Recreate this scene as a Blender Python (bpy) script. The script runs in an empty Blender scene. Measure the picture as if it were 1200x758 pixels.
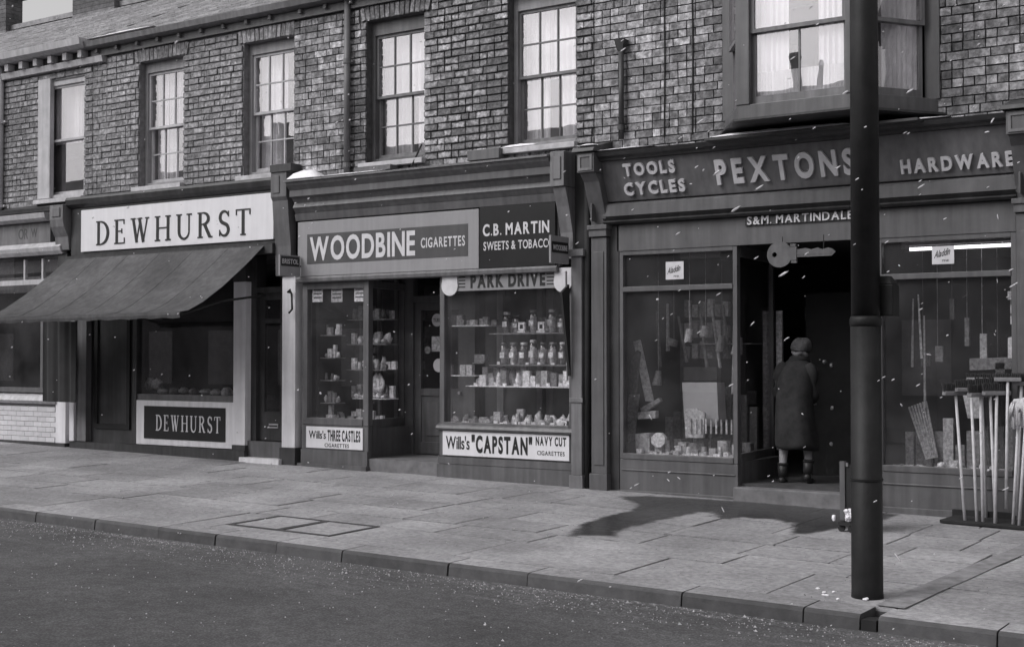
import bpy, math, random
from mathutils import Vector, Matrix
random.seed(7)
R = math.radians
scene = bpy.context.scene
COL = scene.collection

# ------------------------------------------------------------------ camera
F_PX, YAW, PITCH, CAM_Y, CAM_Z = 1600.0, math.atan(1600/2330), math.atan(39/1600), -13.4, 1.47
cam_data = bpy.data.cameras.new('camera'); cam = bpy.data.objects.new('camera', cam_data); COL.objects.link(cam)
cam_data.sensor_width = 36; cam_data.lens = 36*F_PX/1200; cam_data.clip_start = .05; cam_data.clip_end = 2000
cam.location = (0, CAM_Y, CAM_Z); cam.rotation_euler = (R(90)+PITCH, 0, YAW)
scene.camera = cam

# ------------------------------------------------------------------ sky and light (overcast winter day)
SUN_EL, SUN_AZ = R(42), R(214)      # azimuth measured from +Y, clockwise
world = bpy.data.worlds.new('World'); scene.world = world; world.use_nodes = True
wn = world.node_tree; wn.nodes.clear()
wo = wn.nodes.new('ShaderNodeOutputWorld'); wb = wn.nodes.new('ShaderNodeBackground')
sky = wn.nodes.new('ShaderNodeTexSky'); sky.sky_type = 'NISHITA'; sky.sun_disc = False
sky.sun_elevation = SUN_EL; sky.sun_rotation = SUN_AZ; sky.dust_density = 4; sky.air_density = 1.0
hs = wn.nodes.new('ShaderNodeHueSaturation'); hs.inputs['Saturation'].default_value = 0.0
tn = wn.nodes.new('ShaderNodeMix'); tn.data_type = 'RGBA'; tn.blend_type = 'MULTIPLY'; tn.inputs[0].default_value = 1
tn.inputs[7].default_value = (1.004, .995, 1.005, 1)
wn.links.new(sky.outputs[0], hs.inputs['Color']); wn.links.new(hs.outputs[0], tn.inputs[6])
wn.links.new(tn.outputs[2], wb.inputs[0]); wn.links.new(wb.outputs[0], wo.inputs[0])
wb.inputs[1].default_value = 0.14
sd = bpy.data.lights.new('sun', 'SUN'); sd.energy = 0.55; sd.angle = R(28); sd.color = (1.0, .99, 1.0)
sun = bpy.data.objects.new('sun', sd); COL.objects.link(sun)
sdir = Vector((math.sin(SUN_AZ)*math.cos(SUN_EL), math.cos(SUN_AZ)*math.cos(SUN_EL), math.sin(SUN_EL)))
sun.rotation_euler = sdir.to_track_quat('Z', 'Y').to_euler()
scene.view_settings.view_transform = 'Standard'; scene.view_settings.look = 'None'
scene.view_settings.gamma = 1; scene.view_settings.exposure = 0.22
scene.render.engine = 'CYCLES'
scene.cycles.transparent_max_bounces = 24; scene.cycles.max_bounces = 8

# ------------------------------------------------------------------ helpers: survey of the photograph
def _ray(px, py):
    v = Vector(((px-600)/F_PX, -(py-379)/F_PX, -1.0))
    return Matrix.Rotation(YAW, 3, 'Z') @ Matrix.Rotation(R(90)+PITCH, 3, 'X') @ v
def W(px, py, Y=0.0):
    d = _ray(px, py); t = (Y-CAM_Y)/d.y
    return d.x*t, CAM_Z+d.z*t
def WX(px, Y=0.0, py=379): return W(px, py, Y)[0]
def gz(x, y): return -.03 + .0135*(-8-x) + .02*y       # the pavement falls to the right and to the kerb
KERB_Y = -4.82

# ------------------------------------------------------------------ helpers: materials
def c4(v): return (v*1.006, v*.988, v*1.022, 1)
MATS = {}
def mat(name, v, rough=.75, var=.22, scale=5, bump=.15, bscale=45, spec=.4, streak=0, metal=0, random_obj=0, island=0, ramp=None, trans=0, big=0, mott=0):
    if name in MATS: return MATS[name]
    m = bpy.data.materials.new(name); m.use_nodes = True; nt = m.node_tree; N = nt.nodes; L = nt.links
    p = N['Principled BSDF']; p.inputs['Roughness'].default_value = rough; p.inputs['Metallic'].default_value = metal
    p.inputs['Specular IOR Level'].default_value = spec
    geo = N.new('ShaderNodeNewGeometry')
    n1 = N.new('ShaderNodeTexNoise'); n1.inputs['Scale'].default_value = scale; n1.inputs['Detail'].default_value = 6; n1.inputs['Roughness'].default_value = .62
    L.new(geo.outputs['Position'], n1.inputs['Vector'])
    mr = N.new('ShaderNodeMapRange'); mr.inputs['From Min'].default_value = .3; mr.inputs['From Max'].default_value = .7
    mr.inputs['To Min'].default_value = 1-var; mr.inputs['To Max'].default_value = 1+var
    L.new(n1.outputs['Fac'], mr.inputs['Value'])
    fac = mr.outputs[0]
    if streak:
        mp = N.new('ShaderNodeMapping'); mp.inputs['Scale'].default_value = (9, 9, .7); L.new(geo.outputs['Position'], mp.inputs[0])
        n3 = N.new('ShaderNodeTexNoise'); n3.inputs['Scale'].default_value = 1.6; n3.inputs['Detail'].default_value = 5; L.new(mp.outputs[0], n3.inputs['Vector'])
        m3 = N.new('ShaderNodeMapRange'); m3.inputs['From Min'].default_value = .3; m3.inputs['From Max'].default_value = .7
        m3.inputs['To Min'].default_value = 1-streak; m3.inputs['To Max'].default_value = 1+streak*.6; L.new(n3.outputs['Fac'], m3.inputs['Value'])
        mm = N.new('ShaderNodeMath'); mm.operation = 'MULTIPLY'; L.new(fac, mm.inputs[0]); L.new(m3.outputs[0], mm.inputs[1]); fac = mm.outputs[0]
    if big:
        nb = N.new('ShaderNodeTexNoise'); nb.inputs['Scale'].default_value = .9; nb.inputs['Detail'].default_value = 3; L.new(geo.outputs['Position'], nb.inputs['Vector'])
        mb = N.new('ShaderNodeMapRange'); mb.inputs['From Min'].default_value = .35; mb.inputs['From Max'].default_value = .65; mb.inputs['To Min'].default_value = 1-big; mb.inputs['To Max'].default_value = 1+big
        L.new(nb.outputs['Fac'], mb.inputs['Value']); q = N.new('ShaderNodeMath'); q.operation = 'MULTIPLY'; L.new(fac, q.inputs[0]); L.new(mb.outputs[0], q.inputs[1]); fac = q.outputs[0]
    if mott:
        nb = N.new('ShaderNodeTexNoise'); nb.inputs['Scale'].default_value = 11; nb.inputs['Detail'].default_value = 5; nb.inputs['Roughness'].default_value = .7; L.new(geo.outputs['Position'], nb.inputs['Vector'])
        mb = N.new('ShaderNodeMapRange'); mb.inputs['From Min'].default_value = .4; mb.inputs['From Max'].default_value = .6; mb.inputs['To Min'].default_value = 1-mott; mb.inputs['To Max'].default_value = 1+mott*.9
        L.new(nb.outputs['Fac'], mb.inputs['Value']); q = N.new('ShaderNodeMath'); q.operation = 'MULTIPLY'; L.new(fac, q.inputs[0]); L.new(mb.outputs[0], q.inputs[1]); fac = q.outputs[0]
    if random_obj or island:
        if island: src = geo.outputs['Random Per Island']
        else:
            oi = N.new('ShaderNodeObjectInfo'); src = oi.outputs['Random']
        if ramp:
            cr = N.new('ShaderNodeValToRGB'); els = cr.color_ramp.elements
            for i, (pos, val) in enumerate(ramp):
                e = els[i] if i < 2 else els.new(pos)
                e.position = pos; e.color = (val, val, val, 1)
            L.new(src, cr.inputs[0]); rsrc = cr.outputs[0]
        else:
            m4 = N.new('ShaderNodeMapRange'); m4.inputs['To Min'].default_value = 1-(random_obj or island); m4.inputs['To Max'].default_value = 1+(random_obj or island)
            L.new(src, m4.inputs['Value']); rsrc = m4.outputs[0]
        m5 = N.new('ShaderNodeMath'); m5.operation = 'MULTIPLY'; L.new(fac, m5.inputs[0]); L.new(rsrc, m5.inputs[1]); fac = m5.outputs[0]
    vm = N.new('ShaderNodeVectorMath'); vm.operation = 'SCALE'; vm.inputs[0].default_value = c4(v)[:3]; L.new(fac, vm.inputs['Scale'])
    L.new(vm.outputs[0], p.inputs['Base Color'])
    if bump:
        n2 = N.new('ShaderNodeTexNoise'); n2.inputs['Scale'].default_value = bscale; n2.inputs['Detail'].default_value = 4; L.new(geo.outputs['Position'], n2.inputs['Vector'])
        b = N.new('ShaderNodeBump'); b.inputs['Strength'].default_value = bump; b.inputs['Distance'].default_value = .01
        L.new(n2.outputs['Fac'], b.inputs['Height']); L.new(b.outputs[0], p.inputs['Normal'])
    if trans:
        tr = N.new('ShaderNodeBsdfTranslucent'); L.new(vm.outputs[0], tr.inputs[0])
        mx = N.new('ShaderNodeMixShader'); mx.inputs[0].default_value = trans
        L.new(p.outputs[0], mx.inputs[1]); L.new(tr.outputs[0], mx.inputs[2]); L.new(mx.outputs[0], N['Material Output'].inputs[0])
    MATS[name] = m
    return m
def glass(name, refl=.11, wob=.0, tint=.9, rough=0.0, dust_veil=0):
    m = bpy.data.materials.new(name); m.use_nodes = True; nt = m.node_tree; N = nt.nodes; L = nt.links
    N.remove(N['Principled BSDF'])
    t = N.new('ShaderNodeBsdfTransparent'); t.inputs[0].default_value = (tint, tint, tint, 1)
    g = N.new('ShaderNodeBsdfGlossy'); g.inputs['Roughness'].default_value = rough; g.inputs[0].default_value = (1, .97, .99, 1)
    fr = N.new('ShaderNodeLayerWeight'); fr.inputs[0].default_value = .5     # same from both faces of the thin pane
    pw = N.new('ShaderNodeMath'); pw.operation = 'POWER'; pw.inputs[1].default_value = 5; L.new(fr.outputs['Facing'], pw.inputs[0])
    ad = N.new('ShaderNodeMath'); ad.operation = 'ADD'; ad.inputs[1].default_value = refl+.04; L.new(pw.outputs[0], ad.inputs[0])
    mx = N.new('ShaderNodeMixShader'); L.new(ad.outputs[0], mx.inputs[0])
    L.new(t.outputs[0], mx.inputs[1]); L.new(g.outputs[0], mx.inputs[2])
    df = N.new('ShaderNodeBsdfDiffuse'); df.inputs[0].default_value = (.8, .79, .81, 1); m2 = N.new('ShaderNodeMixShader')  # pale film: dust plus a painted veil that lifts the dark interiors
    gp = N.new('ShaderNodeNewGeometry'); nd_ = N.new('ShaderNodeTexNoise'); nd_.inputs['Scale'].default_value = 1.7; nd_.inputs['Detail'].default_value = 6; L.new(gp.outputs['Position'], nd_.inputs['Vector'])
    dr_ = N.new('ShaderNodeMapRange'); dr_.inputs['From Min'].default_value = .35; dr_.inputs['From Max'].default_value = .7; dr_.inputs['To Min'].default_value = dust_veil*.4; dr_.inputs['To Max'].default_value = dust_veil*2; L.new(nd_.outputs['Fac'], dr_.inputs['Value'])
    L.new(dr_.outputs[0], m2.inputs[0]); L.new(mx.outputs[0], m2.inputs[1]); L.new(df.outputs[0], m2.inputs[2]); L.new(m2.outputs[0], N['Material Output'].inputs[0])
    if wob:
        geo = N.new('ShaderNodeNewGeometry'); n = N.new('ShaderNodeTexNoise'); n.inputs['Scale'].default_value = 2.2; n.inputs['Detail'].default_value = 1
        L.new(geo.outputs['Position'], n.inputs['Vector']); b = N.new('ShaderNodeBump'); b.inputs['Strength'].default_value = wob; b.inputs['Distance'].default_value = .05
        L.new(n.outputs['Fac'], b.inputs['Height']); L.new(b.outputs[0], g.inputs['Normal'])
    MATS[name] = m
    return m

BR = [(0, .5), (.25, .68), (.45, .88), (.65, 1.1), (.85, 1.3), (1, 1.5)]
BRD = [(0, .82), (.4, .94), (.7, 1.04), (.9, 1.15), (1, 1.3)]  # flatter ramp for the left houses, distance haze put into the brick tones
M_brick = mat('sooty_brick', 0.285, .85, .4, 26, .8, 60, streak=.22, big=.38, mott=.42, random_obj=1, ramp=BR)
M_brick_s = mat('sooty_brick_small', 0.285, .85, .4, 26, .8, 60, streak=.22, big=.38, mott=.42, island=1, ramp=BR)
M_brick2 = mat('smoked_hazed_brick', .25, .85, .4, 18, .8, 60, big=.28, mott=.45, random_obj=1, ramp=BRD)
M_brick2_s = mat('smoked_hazed_brick_small', .25, .85, .4, 18, .8, 60, big=.28, mott=.45, island=1, ramp=BRD)
def worn_edges(m, mortar):
    nt = m.node_tree; N = nt.nodes; L = nt.links; p = N['Principled BSDF']; src = p.inputs['Base Color'].links[0].from_socket
    tc = N.new('ShaderNodeTexCoord'); sp = N.new('ShaderNodeSeparateXYZ'); L.new(tc.outputs['Generated'], sp.inputs[0])
    def edge(sock, k):
        a = N.new('ShaderNodeMath'); a.operation = 'SUBTRACT'; L.new(sock, a.inputs[0]); a.inputs[1].default_value = .5
        b = N.new('ShaderNodeMath'); b.operation = 'ABSOLUTE'; L.new(a.outputs[0], b.inputs[0])
        c = N.new('ShaderNodeMath'); c.operation = 'SUBTRACT'; c.inputs[0].default_value = .5; L.new(b.outputs[0], c.inputs[1])
        d = N.new('ShaderNodeMath'); d.operation = 'MULTIPLY'; L.new(c.outputs[0], d.inputs[0]); d.inputs[1].default_value = k; return d.outputs[0]
    mn = N.new('ShaderNodeMath'); mn.operation = 'MINIMUM'; L.new(edge(sp.outputs[0], .17), mn.inputs[0]); L.new(edge(sp.outputs[2], .075), mn.inputs[1])
    geo = N.new('ShaderNodeNewGeometry'); n = N.new('ShaderNodeTexNoise'); n.inputs['Scale'].default_value = 30; n.inputs['Detail'].default_value = 4; L.new(geo.outputs['Position'], n.inputs['Vector'])
    ml = N.new('ShaderNodeMath'); ml.operation = 'MULTIPLY_ADD'; L.new(n.outputs['Fac'], ml.inputs[0]); ml.inputs[1].default_value = -.06; L.new(mn.outputs[0], ml.inputs[2])
    mr = N.new('ShaderNodeMapRange'); mr.inputs['From Min'].default_value = -.027; mr.inputs['From Max'].default_value = -.013; L.new(ml.outputs[0], mr.inputs['Value'])
    mx = N.new('ShaderNodeMix'); mx.data_type = 'RGBA'; mx.inputs[6].default_value = c4(mortar); L.new(mr.outputs[0], mx.inputs[0]); L.new(src, mx.inputs[7]); L.new(mx.outputs[2], p.inputs['Base Color'])
worn_edges(M_brick, .10); worn_edges(M_brick2, .2)
M_mortar = mat('black_mortar', .09, .95, .35, 12, .5, 80)
M_mortar2 = mat('grey_mortar', .2, .95, .3, 12, .5, 80)  # lifted for the left houses, part of the haze in their colour
M_stone = mat('sill_stone', .5, .8, .25, 7, .2)
M_sash = mat('sash_paint', .27, .5, .15, 6, .1, streak=.2)
M_cream = mat('cream_paint', .45, .55, .15, 4, .05, streak=.2)
M_white = mat('white_paint', .72, .5, .08, 4, .04, streak=.12)
M_sign = mat('white_enamel', .74, .35, .04, 3, .02, streak=.05)
M_signdark = mat('black_enamel', .02, .3, .2, 3, .02)
M_signgrey = mat('grey_enamel', .29, .4, .05, 3, .02, streak=.08)
M_signmid = mat('mid_enamel', .08, .4, .08, 3, .02, streak=.12)
M_lettergrey = mat('letter_paint', .6, .5, .12, 9, .03)
M_letterwhite = mat('letter_white', .62, .5, .1, 9, .03)
M_letterblack = mat('letter_black', .02, .5, .1, 9, .03)
M_darkpaint = mat('dark_shop_paint', .05, .45, .3, 3, .08, streak=.3)
M_midpaint = mat('brown_shop_paint', .12, .45, .18, 3, .08, streak=.25)
M_lightpaint = mat('worn_grey_paint', .17, .5, .18, 4, .08, streak=.3)
M_pexton = mat('pexton_paint', .14, .42, .16, 3, .08, streak=.22)
M_pexlight = mat('pexton_light_paint', .115, .42, .16, 3, .08, streak=.22)
M_black = mat('soot_black', .022, .8, .3, 4, .1)
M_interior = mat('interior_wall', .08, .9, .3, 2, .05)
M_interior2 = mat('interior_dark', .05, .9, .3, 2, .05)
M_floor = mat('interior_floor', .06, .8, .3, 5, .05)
M_slate = mat('roof_slate', .24, .7, .35, 9, .3, island=.25)
M_chim = mat('chimney_brick', .13, .9, .35, 9, .4, island=.4)
M_canvas = mat('awning_canvas', .085, .85, .2, 3.5, .25, 180, streak=.15, big=.22, mott=.12)
M_cloth_dark = mat('dark_cloth', .03, .9, .2, 4, .1)
M_slab = mat('paving_slab', .30, .8, .28, 24, .7, 70, random_obj=.13, big=.2, mott=.1)
M_slabjoint = mat('paving_joint', .07, .95, .3, 8, .3)
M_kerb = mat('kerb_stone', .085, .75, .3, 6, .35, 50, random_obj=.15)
M_iron = mat('cast_iron_paint', .015, .55, .4, 7, .15, 60, streak=.3, spec=.3)
M_pipe = mat('grey_pipe', .16, .5, .2, 5, .1, streak=.2)
M_pipelight = mat('light_pipe', .5, .5, .15, 5, .05)
M_snow = mat('snow', .85, .7, .06, 20, .3, 40)
M_curtain = mat('curtain_cloth', .9, .9, .05, 3, .0, trans=.12)
M_net = mat('net_cloth', .7, .9, .1, 3, .0, trans=.2)
M_wood = mat('pale_wood', .52, .6, .18, 14, .05)
M_bristle = mat('bristle', .05, .9, .4, 60, .4, 200)
M_bristleb = mat('bristle_head_wood', .22, .6, .2, 20, .1)
M_mop = mat('mop_cotton', .55, .95, .25, 60, .5, 150)
M_tile = mat('glazed_white_brick', .62, .3, .08, 12, .05, random_obj=.08)
M_coat = mat('coat_wool', .026, .95, .45, 9, .3, 160)
M_skin = mat('skin', .36, .6, .06, 8, .05)
M_stock = mat('stocking', .36, .8, .08, 12, .05)
M_hat = mat('grey_knit', .075, .95, .4, 50, .6, 90)
M_shoe = mat('boot_leather', .025, .5, .2, 9, .1)
M_fur = mat('dark_fur', .02, .95, .2, 40, .4)
M_wet = mat('wet_stone', .04, .24, .25, 3, .1, 40, spec=.5)
M_g = glass('shop_glass', .03, 0, .95, dust_veil=.014)
M_gup = glass('old_sash_glass', .11, .02, .95, dust_veil=.02)
M_jar = glass('jar_glass', .06, 0, .85, .05)
for i, v in enumerate([.10, .24, .48, .74, .88]):
    mat('goods_%s' % 'abcde'[i], v, .55, .5, 30, .1, mott=.12)
GOODS = [MATS['goods_'+k] for k in 'abcde']
M_metal = mat('dull_metal', .35, .4, .1, 9, .05, metal=.8)
M_key = mat('painted_key_metal', .12, .5, .25, 9, .1, streak=.2)
M_brass = mat('letterbox_metal', .55, .3, .1, 9, .02, metal=.6)

def asphalt():
    m = mat('asphalt', .115, .9, .2, 1.1, .9, 130, big=.16, mott=.15)
    nt = m.node_tree; N = nt.nodes; L = nt.links
    p = N['Principled BSDF']; src = p.inputs['Base Color'].links[0].from_socket
    geo = N.new('ShaderNodeNewGeometry')
    v = N.new('ShaderNodeTexVoronoi'); v.inputs['Scale'].default_value = 55; L.new(geo.outputs['Position'], v.inputs['Vector'])
    mr = N.new('ShaderNodeMapRange'); mr.inputs['From Min'].default_value = 0; mr.inputs['From Max'].default_value = .6; mr.inputs['To Min'].default_value = 1.4; mr.inputs['To Max'].default_value = .7
    L.new(v.outputs['Distance'], mr.inputs['Value'])
    vm = N.new('ShaderNodeVectorMath'); vm.operation = 'SCALE'; L.new(src, vm.inputs[0]); L.new(mr.outputs[0], vm.inputs['Scale'])
    # long wheel-worn streaks along the street and pale grit gathered by the kerb
    mp = N.new('ShaderNodeMapping'); mp.inputs['Scale'].default_value = (.6, 7, 1); L.new(geo.outputs['Position'], mp.inputs[0])
    n = N.new('ShaderNodeTexNoise'); n.inputs['Scale'].default_value = 1.0; n.inputs['Detail'].default_value = 7; L.new(mp.outputs[0], n.inputs['Vector'])
    sp = N.new('ShaderNodeSeparateXYZ'); L.new(geo.outputs['Position'], sp.inputs[0])
    m2 = N.new('ShaderNodeMapRange'); m2.inputs['From Min'].default_value = -6.3; m2.inputs['From Max'].default_value = -4.9; L.new(sp.outputs['Y'], m2.inputs['Value'])
    ns = N.new('ShaderNodeMapRange'); ns.inputs['From Min'].default_value = .5; ns.inputs['From Max'].default_value = .75; L.new(n.outputs['Fac'], ns.inputs['Value'])
    n5 = N.new('ShaderNodeTexNoise'); n5.inputs['Scale'].default_value = 38; n5.inputs['Detail'].default_value = 3; L.new(geo.outputs['Position'], n5.inputs['Vector'])
    n6 = N.new('ShaderNodeMapRange'); n6.inputs['From Min'].default_value = .5; n6.inputs['From Max'].default_value = .62; L.new(n5.outputs['Fac'], n6.inputs['Value'])
    a = N.new('ShaderNodeMath'); a.operation = 'MULTIPLY'; L.new(m2.outputs[0], a.inputs[0]); L.new(ns.outputs[0], a.inputs[1])
    a2 = N.new('ShaderNodeMath'); a2.operation = 'MULTIPLY'; L.new(a.outputs[0], a2.inputs[0]); L.new(n6.outputs[0], a2.inputs[1])
    mx = N.new('ShaderNodeMix'); mx.data_type = 'RGBA'; mx.inputs[7].default_value = c4(.42)
    L.new(a2.outputs[0], mx.inputs[0]); L.new(vm.outputs[0], mx.inputs[6]); L.new(mx.outputs[2], p.inputs['Base Color'])
    return m
M_asphalt = asphalt()

# ------------------------------------------------------------------ helpers: mesh building
BASE = {}
class B:
    """collects solids in world coordinates; build() links them as ONE mesh object"""
    def __init__(s): s.v = []; s.f = []
    def add(s, vs, fs):
        o = len(s.v); s.v += [tuple(v) for v in vs]; s.f += [tuple(i+o for i in f) for f in fs]; return s
    def hexa(s, p): return s.add(p, [(0,3,2,1), (4,5,6,7), (0,1,5,4), (1,2,6,5), (2,3,7,6), (3,0,4,7)])
    def box(s, x0, x1, y0, y1, z0, z1):
        return s.hexa([(x0,y0,z0),(x1,y0,z0),(x1,y1,z0),(x0,y1,z0),(x0,y0,z1),(x1,y0,z1),(x1,y1,z1),(x0,y1,z1)])
    def bar(s, p, q, z0, z1, t0, t1):
        """wall-like bar from p to q in plan; t0..t1 is the offset along the left-hand normal"""
        d = Vector((q[0]-p[0], q[1]-p[1])).normalized(); n = Vector((-d.y, d.x))
        c = [(p[0]+n.x*t0, p[1]+n.y*t0), (q[0]+n.x*t0, q[1]+n.y*t0), (q[0]+n.x*t1, q[1]+n.y*t1), (p[0]+n.x*t1, p[1]+n.y*t1)]
        return s.hexa([(a, b, z0) for a, b in c]+[(a, b, z1) for a, b in c])
    def prof(s, x0, x1, pts):
        n = len(pts); vs = [(x0, y, z) for y, z in pts]+[(x1, y, z) for y, z in pts]
        fs = [(i, (i+1) % n, n+(i+1) % n, n+i) for i in range(n)]+[tuple(range(n-1, -1, -1)), tuple(range(n, 2*n))]
        return s.add(vs, fs)
    def poly_z(s, pts, zf, t):
        n = len(pts); vs = [(x, y, zf(x, y)) for x, y in pts]+[(x, y, zf(x, y)+t) for x, y in pts]
        fs = [(i, (i+1) % n, n+(i+1) % n, n+i) for i in range(n)]+[tuple(range(n-1, -1, -1)), tuple(range(n, 2*n))]
        return s.add(vs, fs)
    def poly_xz(s, pts, y0, y1):
        n = len(pts); vs = [(x, y0, z) for x, z in pts]+[(x, y1, z) for x, z in pts]
        fs = [(i, (i+1) % n, n+(i+1) % n, n+i) for i in range(n)]+[tuple(range(n-1, -1, -1)), tuple(range(n, 2*n))]
        return s.add(vs, fs)
    def tube(s, pts, rads, n=10, cap=True):
        pts = [Vector(p) for p in pts]
        if not isinstance(rads, (list, tuple)): rads = [rads]*len(pts)
        o = len(s.v); rings = []
        for i, p in enumerate(pts):
            d = (pts[min(i+1, len(pts)-1)]-pts[max(i-1, 0)]).normalized()
            u = d.orthogonal().normalized() if abs(d.z) > .99 else d.cross(Vector((0,0,1))).normalized()
            if abs(d.z) > .99: u = Vector((1,0,0))
            w = d.cross(u).normalized()
            for k in range(n):
                a = 2*math.pi*k/n; s.v.append(tuple(p+(u*math.cos(a)+w*math.sin(a))*rads[i]))
        for i in range(len(pts)-1):
            for k in range(n):
                a = o+i*n+k; b = o+i*n+(k+1) % n; s.f.append((a, b, b+n, a+n))
        if cap: s.f.append(tuple(o+k for k in range(n-1, -1, -1))); s.f.append(tuple(o+(len(pts)-1)*n+k for k in range(n)))
        return s
    def blob(s, c, r, n=8, m=5, jit=0.0, rnd=random):
        vs = []; o = len(s.v)
        vs.append((c[0], c[1], c[2]-r[2]))
        for j in range(1, m):
            t = -math.pi/2+math.pi*j/m
            for k in range(n):
                a = 2*math.pi*k/n; q = 1+rnd.uniform(-jit, jit)
                vs.append((c[0]+r[0]*math.cos(t)*math.cos(a)*q, c[1]+r[1]*math.cos(t)*math.sin(a)*q, c[2]+r[2]*math.sin(t)*q))
        vs.append((c[0], c[1], c[2]+r[2])); fs = []
        for k in range(n): fs.append((0, 1+(k+1) % n, 1+k))
        for j in range(m-2):
            for k in range(n):
                a = 1+j*n+k; b = 1+j*n+(k+1) % n; fs.append((a, b, b+n, a+n))
        last = len(vs)-1
        for k in range(n): fs.append((last, 1+(m-2)*n+k, 1+(m-2)*n+(k+1) % n))
        return s.add(vs, fs)
    def build(s, name, m, parent=None, label=None, kind=None, smooth=False, bevel=0):
        me = bpy.data.meshes.new(name); off = BASE.get(parent.name, Vector((0,0,0))) if parent else Vector((0,0,0))
        me.from_pydata([(v[0]-off.x, v[1]-off.y, v[2]-off.z) for v in s.v], [], s.f); me.materials.append(m)
        if smooth:
            for p in me.polygons: p.use_smooth = True
        o = bpy.data.objects.new(name, me); COL.objects.link(o)
        if parent: o.parent = parent; BASE[o.name] = off
        if label: o['label'] = label
        if kind: o['kind'] = kind
        if bevel:
            bv = o.modifiers.new('bevel', 'BEVEL'); bv.width = bevel; bv.segments = 2; bv.limit_method = 'ANGLE'
        return o
def thing(name, label, cat, loc=(0,0,0), group=None):
    o = bpy.data.objects.new(name, None); COL.objects.link(o); o.location = loc; BASE[o.name] = Vector(loc)
    o['label'] = label; o['category'] = cat
    if group: o['group'] = group
    return o
def tag(o, label, cat, group=None):
    o['label'] = label; o['category'] = cat
    if group: o['group'] = group
    return o
def struct(o): o['kind'] = 'structure'; return o
def dup(root, loc, label, group=None):
    r = root.copy(); COL.objects.link(r); r.location = loc; r['label'] = label; BASE[r.name] = Vector(loc)
    if group: r['group'] = group
    for ch in list(root.children):
        c = ch.copy(); COL.objects.link(c); c.parent = r
        for g in list(ch.children):
            d = g.copy(); COL.objects.link(d); d.parent = c
    return r

# ------------------------------------------------------------------ helpers: lettering
_glyph = {}
def glyph(ch, bd=0):
    key = (ch, bd)
    if key not in _glyph:
        cu = bpy.data.curves.new('glyph', 'FONT'); cu.body = ch; cu.size = 1; cu.resolution_u = 4; cu.offset = bd
        o = bpy.data.objects.new('glyph', cu); COL.objects.link(o)
        dg = bpy.context.evaluated_depsgraph_get(); me = bpy.data.meshes.new_from_object(o.evaluated_get(dg))
        vs = [tuple(v.co[:2]) for v in me.vertices]; fs = [tuple(p.vertices) for p in me.polygons]
        es = {}
        for f in fs:
            for a, b in zip(f, f[1:]+f[:1]):
                k = (min(a, b), max(a, b)); es.setdefault(k, []).append((a, b))
        edge = [e[0] for e in es.values() if len(e) == 1]
        bpy.data.objects.remove(o); bpy.data.meshes.remove(me); bpy.data.curves.remove(cu)
        x0 = min(v[0] for v in vs); x1 = max(v[0] for v in vs)
        _glyph[key] = ([(v[0]-x0, v[1]) for v in vs], fs, edge, x1-x0)
    return _glyph[key]
def bold(vs, e): return vs
def lettering(s, org, U, V, width, height, m, parent, depth=.004, gap=.09, space=.3, each=None, name='lettering', shear=0, bd=.014):
    """writes s from org along U (width m) and V (cap height m); each='letter' builds every letter as its own part"""
    U = Vector(U).normalized(); V = Vector(V).normalized(); Nn = U.cross(V).normalized()
    tot = 0; items = []
    for ch in s:
        if ch == ' ': tot += space; continue
        g = glyph(ch, bd if ch not in '.,' else 0); items.append((g, tot, ch)); tot += g[3]+gap
    tot -= gap; sx = width/tot; sy = height/.73
    b = B(); outs = []; org = Vector(org)
    for (vs, fs, ed, w), x, ch in items:
        P = lambda v, d: tuple(org+U*((v[0]+x)*sx+v[1]*sy*shear)+V*(v[1]*sy)+Nn*d)
        n = len(vs); pts = [P(v, depth) for v in vs]+[P(v, 0) for v in vs]
        ff = [tuple(f) for f in fs]+[(a+n, b_+n, b_, a) for a, b_ in ed]
        if each:
            bb = B(); bb.add(pts, ff); outs.append(bb.build(each, m, parent))
        else: b.add(pts, ff)
    if not each: outs.append(b.build(name, m, parent))
    return outs
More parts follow.
